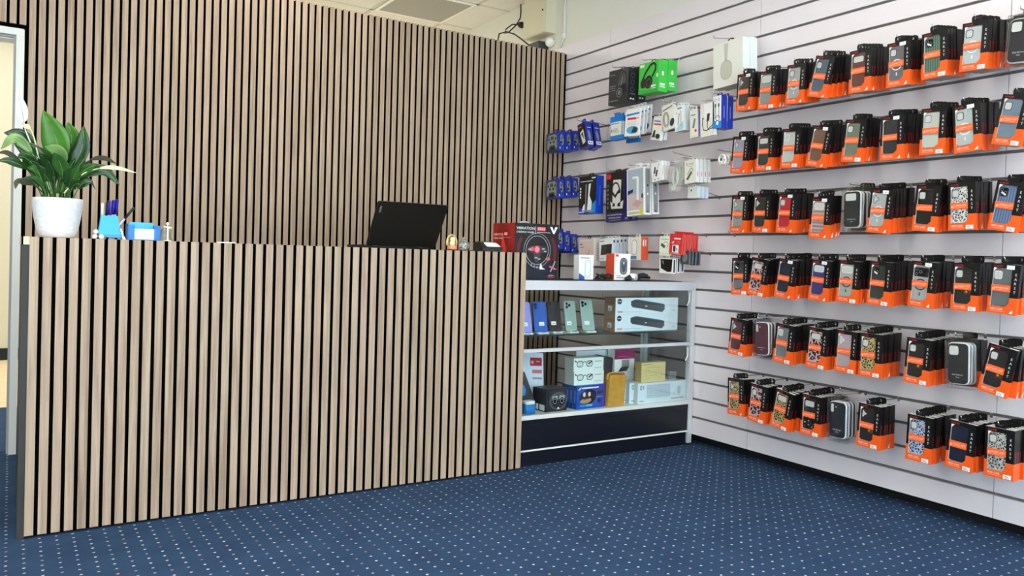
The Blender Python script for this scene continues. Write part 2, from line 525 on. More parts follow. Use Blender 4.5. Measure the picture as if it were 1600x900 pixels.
# unseen lamps in the ceiling, some only added to brighten the back room: recessed square fittings with their own light
lamp_me = None
for i, (lx, ly, lw) in enumerate(LAMPS):
    if lamp_me is None:
        a = MB(); a.box(-0.29, 0.29, -0.29, 0.29, -0.003, -0.001, M('lamp_diffuser', (255, 246, 228), 0.5, emit=6.0))
        b = MB()
        for q in ((-0.30, 0.30, -0.30, -0.29), (-0.30, 0.30, 0.29, 0.30), (-0.30, -0.29, -0.29, 0.29), (0.29, 0.30, -0.29, 0.29)):
            b.box(*q, -0.006, 0.0, WHITE)
        lamp_me = (b.mesh('unseen_ceiling_lamp'), a.mesh('diffuser'))
    o = obj('unseen_ceiling_lamp', lamp_me[0]); o.location = (lx, ly, CEIL - 0.003)
    obj('diffuser', lamp_me[1], o)
    tag(o, 'unseen square recessed lamp in the tiled ceiling', 'ceiling lamp', 'recessed ceiling lamps')
    ld = bpy.data.lights.new('lamp_light', 'AREA'); ld.shape = 'SQUARE'; ld.size = 0.56; ld.energy = lw; ld.color = LAMP_COL
    lo = bpy.data.objects.new('lamp_light', ld); COL.objects.link(lo); lo.parent = o; lo.location = (0, 0, -0.02)

# unlit square panel seen over the partition
mb = MB()
mb.box(2.345, 2.925, 5.245, 5.265, CEIL - 0.010, CEIL - 0.0035, WHITE); mb.box(2.345, 2.925, 5.805, 5.825, CEIL - 0.010, CEIL - 0.0035, WHITE)
mb.box(2.345, 2.370, 5.265, 5.805, CEIL - 0.010, CEIL - 0.0035, WHITE); mb.box(2.900, 2.925, 5.265, 5.805, CEIL - 0.010, CEIL - 0.0035, WHITE)
p = mb.build('ceiling_panel'); tag(p, 'square grey ceiling panel in a white frame above the slatted partition', 'ceiling panel')
mb = MB(); mb.box(2.370, 2.900, 5.265, 5.805, CEIL - 0.007, CEIL - 0.0036, M('panel_grey', (164, 162, 156), 0.7)); mb.build('panel_sheet', p)

# ------------------------------------------------------------------ electrical things high on the right wall
ENAM = M('enamel_cream', (214, 206, 178), 0.45)
mb = MB(); mb.box(3.125, 3.2135, 4.615, 4.895, 2.578, 2.880, ENAM); eb = mb.build('meter_box')
tag(eb, 'cream metal electrical box high on the wall above the partition', 'electrical box')
mb = MB(); mb.box(3.119, 3.1245, 4.620, 4.890, 2.583, 2.876, ENAM); mb.build('door', eb)
mb = MB(); mb.lathe([(0.006, 3.114), (0.007, 3.119)], M('lock_black', (15, 15, 15), 0.4), 16, (0, 4.645, 2.735), 'x'); mb.build('lock', eb)
mb = MB(); mb.tube([(3.204, 4.50, CEIL - 0.002), (3.204, 4.50, 2.545), (3.203, 4.51, 2.52), (3.203, 4.545, 2.47), (3.203, 4.56, 2.44), (3.203, 4.56, 2.30)], 0.010, M('conduit_grey', (214, 212, 200), 0.5), 10)
mb.lathe([(0.014, -0.02), (0.014, 0.02)], M('conduit_clip', (226, 224, 212), 0.5), 12, (3.203, 4.502, 2.535))
for v in range(len(mb.v)):
    pass
tag(mb.build('conduit_pipe'), 'thin grey conduit pipe running down the wall beside the electrical box', 'pipe')
# socket with a black plug and cable
RUB = M('black_rubber', (16, 16, 16), 0.5)
mb = MB(); mb.box(3.206, 3.2138, 4.92, 5.03, 2.66, 2.77, WHITE); s = mb.build('wall_socket'); tag(s, 'round white power socket on the wall left of the electrical box', 'socket')
mb = MB(); mb.lathe([(0.048, 3.206), (0.046, 3.190), (0.040, 3.184)], WHITE, 24, (0, 4.975, 2.715), 'x'); mb.build('socket_face', s)
mb = MB(); mb.lathe([(0.020, 3.183), (0.024, 3.165), (0.020, 3.145), (0.010, 3.135)], RUB, 16, (0, 4.985, 2.715), 'x')
mb.tube([(3.14, 4.99, 2.715), (3.11, 5.03, 2.72), (3.10, 5.10, 2.70), (3.11, 5.13, 2.675), (3.12, 5.09, 2.68), (3.14, 5.02, 2.72), (3.16, 5.00, 2.77), (3.17, 5.01, 2.82), (3.18, 5.03, CEIL - 0.004)], 0.005, RUB, 8)
tag(mb.build('power_plug'), 'black plug with a looped cable in the round wall socket', 'plug')
# small adapter with cable and white sensor just above the partition
mb = MB(); mb.box(3.13, 3.2135, 4.70, 4.84, 2.458, 2.535, M('adapter_grey', (60, 60, 64), 0.5)); a = mb.build('power_adapter')
tag(a, 'dark grey power adapter under the electrical box behind the partition top', 'adapter')
mb = MB(); mb.tube([(3.13, 4.83, 2.53), (3.09, 4.86, 2.57), (3.05, 4.90, 2.61), (3.00, 4.93, 2.625), (2.94, 4.93, 2.60), (2.91, 4.90, 2.52), (2.91, 4.88, 2.30)], 0.005, RUB, 8); mb.build('cable', a)
mb = MB(); mb.lathe([(0.034, 3.2135), (0.034, 3.185), (0.026, 3.170), (0.010, 3.163), (0.001, 3.162)], WHITE, 24, (0, 4.655, 2.525), 'x')
tag(mb.build('alarm_sensor'), 'round white sensor on the wall beneath the electrical box', 'sensor')
# ------------------------------------------------------------------ reception counter
YC = 3.132
ct = empty('reception_counter', (0, 0, 0))
tag(ct, 'long walnut slatted reception counter with black gaps standing on the carpet', 'counter')
mb = MB(); x = 0.054
for k in range(51):
    mb.box(x, x + SW, YC, YC + 0.012, 0.010, 1.0240, WOOD, SF); x += 0.03940
mb.build('slats', ct)
mb = MB(); mb.box(0.0555, 2.0500, YC + 0.0121, YC + 0.0200, 0.004, 1.0236, BLACK); mb.build('backing_panel', ct)
mb = MB(); mb.box(0.0325, 0.0535, YC + 0.004, YC + 0.58, 0.0, 0.9970, noisy('side_panel_grey', (40, 39, 36), (50, 48, 44), 9.0, 0.6, (1, 1, 0.2))); mb.build('side_panel', ct)
mb = MB(); mb.box(2.002, 2.022, YC + 0.0205, YC + 0.58, 0.0, 0.9970, M('side_panel_grey')); mb.build('side_panel', ct)
TOPW = noisy('worktop_oak', (196, 178, 146), (212, 194, 160), 5.0, 0.4, (0.4, 4, 4))
mb = MB(); mb.box(0.030, 2.022, YC + 0.0205, YC + 0.60, 0.9975, 1.0240, TOPW, {'front': BLACK})
mb.box(0.036, 0.0535, YC + 0.001, YC + 0.0205, 0.9975, 1.0240, M('raw_edge', (232, 216, 176), 0.7), {'left': TOPW})
mb.build('worktop', ct)
mb = MB(); mb.box(0.0540, 2.0015, YC + 0.45, YC + 0.47, 0.10, 0.9970, M('side_panel_grey')); mb.build('modesty_panel', ct)

# ------------------------------------------------------------------ glass display cabinet
CX0, CX1, CY0, CY1 = 2.0260, 3.1860, 3.1580, 3.5450
cab = empty('display_cabinet', (2.6, 3.35, 0)); cab.location = (0, 0, 0)
tag(cab, 'glass display cabinet with silver frame and dark plinth between counter and slatwall', 'display cabinet')
for (px, py) in ((CX0, CY0), (CX1 - 0.030, CY0), (CX0, CY1 - 0.03), (CX1 - 0.030, CY1 - 0.03)):
    mb = MB()
    mb.box(px, px + 0.030, py, py + 0.030, 0.012, 0.848, ALU)
    mb.box(px + 0.006, px + 0.024, py + 0.006, py + 0.024, 0.0, 0.012, RUB)
    mb.build('post', cab)
mb = MB()
mb.box(CX0, CX1, CY0, CY0 + 0.028, 0.8485, 0.8930, ALU); mb.box(CX0, CX1, CY1 - 0.028, CY1, 0.8485, 0.8930, ALU)
mb.box(CX0, CX0 + 0.028, CY0 + 0.028, CY1 - 0.028, 0.8485, 0.8930, ALU); mb.box(CX1 - 0.028, CX1, CY0 + 0.028, CY1 - 0.028, 0.8485, 0.8930, ALU)
mb.build('top_frame', cab)
mb = MB(); mb.box(CX0 + 0.0285, CX1 - 0.0285, CY0 + 0.0285, CY1 - 0.0285, 0.884, 0.8915, CLEAR); mb.build('top_glass', cab)
mb = MB(); mb.box(CX0 + 0.0305, CX1 - 0.0305, CY0 + 0.004, CY0 + 0.024, 0.548, 0.564, ALU); mb.build('middle_rail', cab)
mb = MB(); mb.box(CX0 + 0.006, CX1 - 0.006, CY0 + 0.0, CY1 - 0.03, 0.226, 0.2460, M('deck_white', (214, 216, 208), 0.35)); 
mb.v = [(v[0], v[1] + (0.0005 if v[1] < CY0 + 0.001 else 0), v[2]) for v in mb.v]
deck = mb.build('deck', cab)
mb = MB(); mb.box(CX0 + 0.0305, CX1 - 0.0305, CY0 + 0.002, CY0 + 0.02, 0.205, 0.2255, DARKN); mb.box(CX0 + 0.0305, CX1 - 0.0305, CY0 + 0.005, CY0 + 0.02, 0.082, 0.2035, DARKN); mb.build('fascia', cab)
mb = MB(); mb.box(CX0 + 0.0305, CX1 - 0.0305, CY0 + 0.001, CY0 + 0.018, 0.074, 0.0815, M('steel_strip', (232, 230, 220), 0.35)); mb.build('trim_strip', cab)
mb = MB(); mb.box(CX0 + 0.0305, CX1 - 0.0305, CY0 + 0.012, CY0 + 0.03, 0.004, 0.0735, DARKN); mb.build('kick_plate', cab)
for z0, z1 in ((0.2465, 0.5475), (0.5645, 0.8480)):
    mb = MB(); mb.box(CX0 + 0.031, CX1 - 0.031, CY0 + 0.012, CY0 + 0.016, z0, z1, CLEAR); mb.build('front_glass', cab)
SIDEG = thin_clear('smoked_glass', (232, 236, 234), 0.02)
mb = MB(); mb.box(CX1 - 0.018, CX1 - 0.014, CY0 + 0.0305, CY1 - 0.0305, 0.2465, 0.8480, SIDEG); mb.build('side_glass', cab)
mb = MB(); mb.box(CX0 + 0.031, CX1 - 0.031, CY1 - 0.018, CY1 - 0.014, 0.2465, 0.8480, SIDEG); mb.build('back_glass', cab)
mb = MB(); mb.box(CX0 + 0.012, CX1 - 0.034, CY0 + 0.022, CY1 - 0.04, 0.622, 0.6295, thin_clear('shelf_glass', (240, 250, 246), 0.03))
mb.box(CX0 + 0.032, CX1 - 0.034, CY0 + 0.0185, CY0 + 0.0218, 0.6215, 0.6300, M('shelf_edge', (44, 60, 62), 0.25))
mb.build('glass_shelf', cab)
for zz in (0.80, 0.50):
    mb = MB(); mb.tube([(CX1 - 0.042, CY0 + 0.006, zz + 0.035), (CX1 - 0.042, CY0 + 0.006, zz - 0.01), (CX1 - 0.060, CY0 + 0.004, zz - 0.035)], 0.004, WHITE, 8)
    mb.build('finger_pull', cab)
mb = MB()
for xx in (CX1 - 0.075, CX1 - 0.052):
    mb.box(xx, xx + 0.012, CY1 - 0.040, CY1 - 0.031, 0.2465, 0.848, ALU)
mb.build('shelf_upright', cab)

# ------------------------------------------------------------------ packs of phone cases
BW, BH, BD = 0.100, 0.178, 0.0180
TAB = 0.024
def tab(mb, w, z0, h, y, m, hole=0.009, th=0.0008):
    """card hang tab with a real hole in it"""
    O = rrect(w, h, min(w, h) * 0.38, 4, 0, z0 + h / 2); I = rrect(hole * 2, 0.012, 0.005, 4, 0, z0 + h * 0.5)
    n = len(O)
    vs = [(a, y, b) for a, b in O] + [(a, y, b) for a, b in I] + [(a, y + th, b) for a, b in O] + [(a, y + th, b) for a, b in I]
    fs = []
    for i in range(n):
        j = (i + 1) % n
        fs += [(i, j, n + j, n + i), (2 * n + i, 3 * n + i, 3 * n + j, 2 * n + j), (i, 2 * n + i, 2 * n + j, j), (n + i, n + j, 3 * n + j, 3 * n + i)]
    mb.add(vs, fs, m)
    mb.box(-w / 2 + 0.001, w / 2 - 0.001, y, y + th, z0 - 0.001, z0 + h * 0.16, m)

def right_face(mb, w):
    mb.X = Matrix(((0, -1, 0, w / 2), (1, 0, 0, 0), (0, 0, 1, 0), (0, 0, 0, 1)))
def left_face(mb, w, d):
    mb.X = Matrix(((0, 1, 0, -w / 2), (-1, 0, 0, d), (0, 0, 1, 0), (0, 0, 0, 1)))
def front_face(mb):
    mb.X = Matrix.Identity(4)

def spine(mb, w, zo, variant=0):
    right_face(mb, w)
    mb.text('CASE', BD * 0.68, 0.062 + 0.004, 0.0085, PR, rot=PI / 2, wide=0.036)
    if variant:
        mb.plate([(0.002, 0.004), (0.012, 0.004), (0.012, 0.026)], PW)
    front_face(mb)

def carton(window=True, price=False):
    mb = MB(); w, h, d = BW / 2, BH, BD; zo = 0.060
    x0, x1, z0, z1 = -0.040, 0.0225, 0.026, 0.163
    # sides split into black above orange
    for sx in (-w, w):
        mb.add([(sx, 0, 0), (sx, d, 0), (sx, d, zo), (sx, 0, zo)], [(0, 1, 2, 3)], PO)
        mb.add([(sx, 0, zo), (sx, d, zo), (sx, d, h), (sx, 0, h)], [(0, 1, 2, 3)], PB)
    mb.add([(-w, 0, h), (w, 0, h), (w, d, h), (-w, d, h)], [(0, 1, 2, 3)], PBACK)
    mb.add([(-w, 0, 0), (w, 0, 0), (w, d, 0), (-w, d, 0)], [(0, 1, 2, 3)], PGREY)
    mb.add([(-w, d, 0), (w, d, 0), (w, d, h), (-w, d, h)], [(0, 1, 2, 3)], PB)
    if window:
        mb.rect(-w, w, z1, h, PB, 0); mb.rect(-w, x0, zo, z1, PB, 0); mb.rect(-w, x0, 0, zo, PO, 0)
        mb.rect(x1, w, zo, z1, PB, 0); mb.rect(x1, w, 0, zo, PO, 0); mb.rect(x0, x1, 0, z0, PO, 0)
        mb.plate([(x1 - 0.013, z0), (x1, z0), (x1, z0 + 0.013)], PO, 0)
        mb.plate([(x0, z1), (x0, z1 - 0.014), (x0 + 0.012, z1)], PW, -0.0004)
        for q in (((x0, z0), (x1, z0)), ((x1, z0), (x1, z1)), ((x1, z1), (x0, z1)), ((x0, z1), (x0, z0))):
            (a, b), (c, e) = q
            mb.add([(a, 0, b), (c, 0, e), (c, 0.014, e), (a, 0.014, b)], [(0, 1, 2, 3)], PBACK)
        mb.rect(x0, x1, z0, z1, PBACK, 0.014)
        for i, ch in enumerate('EARST'):
            mb.text(ch, 0.0375, 0.138 - 0.0155 * i, 0.0125, PW, 'c')
        mb.text('CASE', -0.040, 0.1665, 0.0085, PR, wide=0.030)
        mb.text('NEW CASE', -0.038, 0.0135, 0.0085, PW, wide=0.042)
        mb.rect(-0.038, 0.010, 0.0085, 0.0098, M('print_pale_orange', (255, 190, 150), 0.4))
        if not price:
            mb.plate([(0.026, 0.0045), (0.038, 0.0045), (0.038, 0.018)], PW)
    else:
        mb.rect(-w, w, zo, h, PB, 0); mb.rect(-w, w, 0, zo, PO, 0)
        tab(mb, 0.040, h, TAB, 0.004, PB)
    spine(mb, BW, zo, variant=0 if window or not price else 1)
    return mb

def pack_meshes():
    d = {}
    d['front'] = carton(True, False).mesh('phone_case_box'); d['priced'] = carton(True, True).mesh('phone_case_box')
    d['rear'] = carton(False).mesh('phone_case_box'); d['rear_marked'] = carton(False, True).mesh('phone_case_box')
    mb = MB(); tab(mb, 0.040, BH, TAB, 0.004, PB); d['tab'] = mb.mesh('hang_tab')
    mb = MB(); mb.box(-0.0398, 0.0223, 0.0006, 0.0012, 0.0262, 0.1628, FILM); d['film'] = mb.mesh('window_film')
    mb = MB(); mb.box(-0.0415, 0.0232, -0.0010, -0.0004, 0.079, 0.103, M('band_orange', (248, 104, 40), 0.4))
    mb.lift = 0.0014
    mb.text('PHONE CASE', -0.026, 0.0900, 0.0070, PW, wide=0.044); mb.rect(-0.026, 0.012, 0.0850, 0.0862, M('print_pale_orange'))
    mb.ring(-0.033, 0.088, 0.004, 0.004, 0.0014, PW); d['band'] = mb.mesh('title_band')
    mb = MB(); mb.box(0.016, 0.043, -0.0011, -0.0006, 0.003, 0.018, PW); mb.lift = 0.0013
    for i in range(3): mb.rect(0.020, 0.038 - 0.003 * i, 0.0055 + 0.0036 * i, 0.0066 + 0.0036 * i, TEXTD)
    d['price'] = mb.mesh('price_sticker')
    mb = MB(); mb.box(0.004, 0.030, -0.0011, -0.0006, 0.160, 0.174, PW); mb.lift = 0.0013
    mb.rect(0.012, 0.022, 0.1655, 0.1665, TEXTD)
    d['topsticker'] = mb.mesh('price_sticker')
    return d
PK = pack_meshes()

def camera_cut(mb, kind, pale, dark, y):
    cx, cz = -0.0235, 0.1375
    if kind == 'square':
        mb.plate(rrect(0.027, 0.030, 0.007, cx=cx, cz=cz), dark, y - 0.0003); mb.plate(rrect(0.022, 0.025, 0.006, cx=cx, cz=cz), pale, y - 0.0006)
    elif kind == 'wide':
        mb.plate(rrect(0.050, 0.029, 0.008, cx=-0.0090, cz=cz + 0.002), dark, y - 0.0003); mb.plate(rrect(0.045, 0.024, 0.006, cx=-0.0090, cz=cz + 0.002), pale, y - 0.0006)
    elif kind == 'cluster':
        mb.plate([(cx - 0.010, cz + 0.014), (cx - 0.003, cz + 0.016), (cx + 0.002, cz + 0.008), (cx + 0.012, cz + 0.003), (cx + 0.012, cz - 0.004), (cx + 0.002, cz - 0.009), (cx - 0.003, cz - 0.018), (cx - 0.010, cz - 0.016)], dark, y - 0.0003)
        mb.plate([(cx - 0.008, cz + 0.012), (cx - 0.004, cz + 0.013), (cx + 0.001, cz + 0.006), (cx + 0.010, cz + 0.001), (cx + 0.010, cz - 0.002), (cx + 0.001, cz - 0.007), (cx - 0.004, cz - 0.015), (cx - 0.008, cz - 0.014)], pale, y - 0.0006)
    elif kind == 'black':
        mb.plate(rrect(0.030, 0.032, 0.007, cx=cx + 0.002, cz=cz), M('lens_black', (20, 20, 22), 0.15), y - 0.0003)
        for a, b in ((-0.006, 0.008), (-0.006, -0.008), (0.008, 0.0)):
            mb.ring(cx + a, cz + b, 0.005, 0.005, 0.0012, PGM, y=y - 0.0006, n=14)
        mb.plate([(cx - 0.004, cz + 0.002), (cx + 0.012, cz - 0.008), (cx + 0.009, cz - 0.013), (cx - 0.007, cz - 0.003)], PW, y - 0.0009)
    elif kind == 'strip':
        mb.plate(rrect(0.058, 0.036, 0.006, cx=-0.0090, cz=cz - 0.001), M('lens_black'), y - 0.0003)
        for a, b in ((-0.020, 0.009), (-0.020, -0.009), (-0.004, 0.0)):
            mb.ring(-0.009 + a, cz + b, 0.006, 0.006, 0.0014, PGM, y=y - 0.0006, n=16)

def case_mesh(mat, cut, ring=None, clasp=False, pad=None, dark=None, pale=None):
    mb = MB(); y = 0.0030
    mb.prism(rrect(0.0600, 0.1330, 0.010, cx=-0.0085, cz=0.0945), y, 0.0125, mat, True)
    camera_cut(mb, cut, pale or PBACK, dark or M('case_rim', (70, 70, 72), 0.4), y)
    if ring:
        rm = M('ring_' + ring, {'white': (244, 244, 242), 'black': (22, 22, 22), 'grey': (110, 110, 112)}[ring], 0.4)
        mb.ring(-0.0085, 0.088, 0.0225, 0.0225, 0.0042, rm, y=y - 0.0007, n=32)
        mb.box(-0.0105, -0.0065, y - 0.0009, y, 0.045, 0.057, rm)
    if clasp:
        br = M('brass', (196, 140, 60), 0.3, metal=0.8)
        mb.prism(rrect(0.026, 0.016, 0.005, cx=0.010, cz=0.071), y - 0.0018, y, M('leather_brown', (110, 72, 40), 0.6))
        mb.lathe([(0.0045, y - 0.0034), (0.005, y - 0.0018)], br, 12, (0.004, 0, 0.071), 'y')
    if pad:
        mb.rect(-0.037, 0.020, 0.030, 0.074, pad, y - 0.0005)
    return mb.mesh('phone_case')

def plain(n, c, r=0.4):
    return M('case_' + n, c, r)
LEO = {
    'white': spots('print_white_leopard', (232, 232, 226), (40, 40, 40), (190, 188, 180)),
    'gold': spots('print_gold_leopard', (196, 176, 120), (32, 26, 20), (120, 96, 50)),
    'blue': spots('print_blue_leopard', (190, 205, 225), (22, 32, 70), (96, 120, 160)),
    'silver': spots('print_silver_leopard', (205, 203, 196), (44, 42, 38), (150, 146, 136)),
    'pink': spots('print_pink_blotch', (214, 176, 176), (36, 26, 34), (180, 120, 130), 45),
    'dark': spots('print_dark_dots', (40, 40, 42), (28, 28, 30), (180, 180, 176), 60),
}
RIDGE_G = stripes('case_green_ridges', (110, 138, 118), (70, 98, 82), 110)
RIDGE_B = stripes('case_blue_ridges', (120, 140, 176), (84, 104, 140), 110)
STR_P = stripes('case_pink_stripes', (206, 168, 160), (140, 132, 130), 62, 2)
# kind of case per hook: colour words for the label, material, camera opening, extras
K = {
    1: [('black', plain('black', (34, 34, 36)), 'cluster', {}), ('clear grey', plain('clear_grey', (150, 152, 148)), 'wide', {'dark': PW}), ('pale grey', plain('pale_grey', (176, 178, 176)), 'square', {'ring': 'white'}),
        ('slate blue', plain('slate', (86, 104, 118)), 'square', {}), ('brown red', plain('brown_red', (112, 62, 52)), 'wide', {}), ('clear black', plain('mid_grey', (112, 112, 112)), 'square', {'ring': 'white'}),
        ('ridged green', RIDGE_G, 'black', {}), ('frosted clear', plain('frost', (196, 202, 200)), 'square', {'ring': 'white'}), None],
    2: [('lilac', plain('lilac', (168, 164, 182)), 'cluster', {}), ('dark green', plain('dark_green', (56, 66, 64)), 'wide', {}), ('milky clear', plain('milky', (202, 206, 198)), 'square', {'dark': PW}),
        ('tan brown', plain('tan', (128, 92, 74)), 'square', {'pale': plain('tan', (128, 92, 74)), 'dark': plain('tan', (128, 92, 74))}), ('sage green', plain('sage', (124, 132, 112)), 'square', {}), ('charcoal', plain('charcoal', (50, 50, 56)), 'square', {'pale': plain('charcoal2', (58, 58, 64)), 'dark': plain('charcoal', (50, 50, 56))}),
        ('pearl clear', plain('pearl', (200, 204, 190)), 'square', {'dark': PGM}), ('ringed clear', plain('ringed', (190, 196, 192)), 'square', {'ring': 'white'}), ('steel blue', plain('steel', (120, 138, 152)), 'square', {})],
    3: [('lined clear', plain('lined', (160, 160, 154)), 'cluster', {'ring': 'grey'}), ('matte black', plain('matte_black', (46, 46, 44)), 'cluster', {}), ('bright red', plain('red', (196, 40, 52)), 'square', {}),
        ('striped pink', STR_P, 'wide', {'dark': PW}), None, ('silver clear', plain('silver', (186, 188, 184)), 'cluster', {'ring': 'white'}),
        ('glossy black', plain('gloss_black', (38, 37, 36), 0.15), 'square', {}), ('white leopard', LEO['white'], 'square', {}), ('ridged blue', RIDGE_B, 'black', {})],
    4: [('smoky grey', plain('smoky', (66, 66, 68)), 'black', {'pad': plain('smoky_pad', (120, 120, 122))}), ('pink blotched', LEO['pink'], 'wide', {'ring': 'black'}), ('plain navy', plain('navy', (30, 38, 58)), 'square', {'pale': plain('navy', (30, 38, 58)), 'dark': plain('navy', (30, 38, 58))}),
        ('violet', plain('violet', (62, 58, 118)), 'wide', {'dark': PW}), ('dotted clear', plain('dotted', (176, 176, 166)), 'wide', {'ring': 'black', 'dark': PW}), ('forest green', plain('forest', (48, 60, 52)), 'black', {}),
        ('black lensed', plain('lensed', (176, 176, 174)), 'strip', {'ring': 'black'}), ('black wallet', plain('wallet', (40, 38, 37)), 'square', {'clasp': True}), ('stone grey', plain('stone', (112, 114, 114)), 'square', {'dark': PW})],
    5: [('wine red', plain('wine', (96, 44, 56)), 'cluster', {}), None, ('ash grey', plain('ash', (124, 128, 128)), 'square', {'dark': PW}), ('pink marbled', LEO['pink'], 'wide', {'ring': 'black'}),
        ('blush pink', plain('blush', (188, 170, 172)), 'cluster', {'dark': PW}), ('gold leopard', LEO['gold'], 'square', {}), ('clasped black', plain('wallet', (40, 38, 37)), 'square', {'clasp': True}), None,
        ('leather black', plain('wallet', (40, 38, 37)), 'square', {'clasp': True})],
    6: [('yellow leopard', LEO['gold'], 'cluster', {}), ('violet blotched', LEO['pink'], 'square', {'ring': 'black'}), ('golden leopard', LEO['gold'], 'wide', {}), ('black dotted', LEO['dark'], 'wide', {}), None,
        ('buckled black', plain('wallet', (40, 38, 37)), 'cluster', {'clasp': True}), ('blue leopard', LEO['blue'], 'square', {}), ('folded navy', plain('navy', (30, 38, 58)), 'square', {'pale': plain('navy', (30, 38, 58)), 'dark': plain('navy', (30, 38, 58))}), ('silver leopard', LEO['silver'], 'square', {})],
}
# y and height of the upper left corner of each front pack, and its lean in degrees
Y = {
    1: [(2.731, -.031, 1.9), (2.595, -.042, 2.7), (2.436, -.041, 2.6), (2.283, -.025, 14), (2.116, -.043, .3), (1.947, -.047, -.3), (1.802, -.040, -1.3), (1.645, -.035, 2.6), (1.488, -.043, 4.2)],
    2: [(2.746, -.030, 4.3), (2.599, -.032, 1.6), (2.451, -.029, 3.0), (2.287, -.031, 11.1), (2.125, -.028, 5.8), (1.963, -.039, 0), (1.792, -.031, 1.6), (1.673, -.040, -4.2), (1.492, -.019, 11.6)],
    3: [(2.741, -.021, 2.6), (2.607, -.021, 2.3), (2.463, -.024, 3.3), (2.282, -.050, 3.7), (2.136, -.019, -1.0), (1.995, -.028, 6.0), (1.801, -.024, 5.2), (1.678, -.027, -2.0), (1.500, -.024, 9.9)],
    4: [(2.728, -.024, 0), (2.604, -.017, 8.4), (2.449, -.019, 7.2), (2.271, -.022, 4.6), (2.133, -.023, 3.6), (1.989, -.024, 4.0), (1.808, -.019, 4.8), (1.650, -.024, 1.3), (1.510, -.022, 4.2)],
    5: [(2.723, -.014, 4.6), (2.591, -.012, -2.9), (2.449, -.017, 5.4), (2.275, -.019, 3.9), (2.133, -.019, 2.7), (2.024, -.022, .7), (1.818, -.019, 3.6), (1.672, -.010, -1.6), (1.508, -.009, 11.8)],
    6: [(2.731, -.010, -1.6), (2.589, -.015, 4.6), (2.438, -.016, 10.8), (2.297, -.019, 2.3), (2.170, -.014, -.7), (2.017, -.011, 2.7), (1.804, -.019, 1.6), (1.641, -.010, 4.0), (1.510, -.010, .3)],
}
N = {1: [3, 4, 5, 6, 7, 6, 7, 7, 5], 2: [4, 5, 6, 6, 5, 8, 7, 7, 6], 3: [4, 5, 6, 4, 3, 7, 5, 6, 6], 4: [3, 5, 8, 5, 5, 7, 6, 5, 5], 5: [6, 0, 7, 6, 4, 7, 8, 3, 5], 6: [4, 5, 6, 7, 0, 5, 8, 7, 7]}
TOPST = {(1, 1), (1, 6), (2, 1), (2, 4), (2, 6), (2, 8), (3, 1), (3, 3), (3, 4), (3, 6), (4, 3), (4, 4), (4, 7), (4, 9)}
PRICE = {(1, 2), (1, 7), (1, 8), (2, 2), (2, 3), (2, 5), (2, 7), (2, 9), (3, 2), (3, 7), (3, 8), (3, 9), (4, 1), (4, 2), (4, 5), (4, 6), (4, 8), (5, 1), (5, 3), (5, 4), (5, 5), (5, 6), (5, 7), (5, 9), (6, 2), (6, 3), (6, 4), (6, 6), (6, 7), (6, 8), (6, 9)}
FX = 2.990

def hook(y, z_wall, x_tip, z_tip, label, group='display hooks on the slatwall', y_tip=None):
    """a chrome prong from the groove at (y, z_wall) to its turned-up tip"""
    y_tip = y if y_tip is None else y_tip
    mb = MB()
    sl = (z_tip - z_wall) / (XW - x_tip)
    mb.tube([(XW - 0.0015, y, z_wall - 0.0), (x_tip + 0.012, y_tip, z_tip - 0.012 * sl), (x_tip + 0.004, y_tip, z_tip + 0.003), (x_tip - 0.001, y_tip, z_tip + 0.014)], 0.0022, METAL, 8)
    mb.box(XW - 0.0030, XW - 0.0005, y - 0.005, y + 0.005, z_wall - 0.012, z_wall + 0.006, METAL)
    o = mb.build('display_hook'); tag(o, label, 'display hook', group)
    return o

def pouch_meshes(colname, col, cut):
    body = MB()
    body.prism(rrect(0.0720, 0.1480, 0.0150, cx=0, cz=0.094), 0.0020, 0.0075, M('silicone_' + colname, col, 0.55), True)
    if cut == 'square':
        body.plate(rrect(0.034, 0.034, 0.008, cx=-0.014, cz=0.142), PBACK, 0.0015)
    elif cut == 'wide':
        body.plate(rrect(0.050, 0.030, 0.007, cx=-0.004, cz=0.145), PBACK, 0.0015)
    else:
        body.plate(rrect(0.013, 0.036, 0.0065, cx=-0.023, cz=0.143), PBACK, 0.0015); body.plate(ellipse(-0.006, 0.148, 0.003, 0.003, 10), PBACK, 0.0015)
    body.lift = -0.0015
    body.text('Soft Silicone', 0.0, 0.050, 0.0075, PW, 'c', y=0.0013, wide=0.040); body.text('Case', 0.0, 0.041, 0.0065, PW, 'c', y=0.0013)
    liner = MB(); liner.prism(rrect(0.0790, 0.1560, 0.0180, cx=0, cz=0.094), 0.0078, 0.0150, PW, True)
    bag = MB(); bag.box(-0.0480, 0.0480, 0.0004, 0.0168, 0.0, 0.1860, BAG)
    tb = MB(); tab(tb, 0.060, 0.1862, 0.022, 0.008, BAG)
    return body.mesh('phone_case'), liner.mesh('liner'), bag.mesh('plastic_bag'), tb.mesh('hang_tab')

def pouch(colname, col, cut, mw, label):
    a, b, c, d = pouch_meshes(colname, col, cut)
    e = empty('phone_case_pouch'); e.matrix_world = mw
    obj('phone_case', a, e); obj('liner', b, e); obj('plastic_bag', c, e); obj('hang_tab', d, e)
    tag(e, label, 'phone case', 'phone cases in clear bags')
    return e

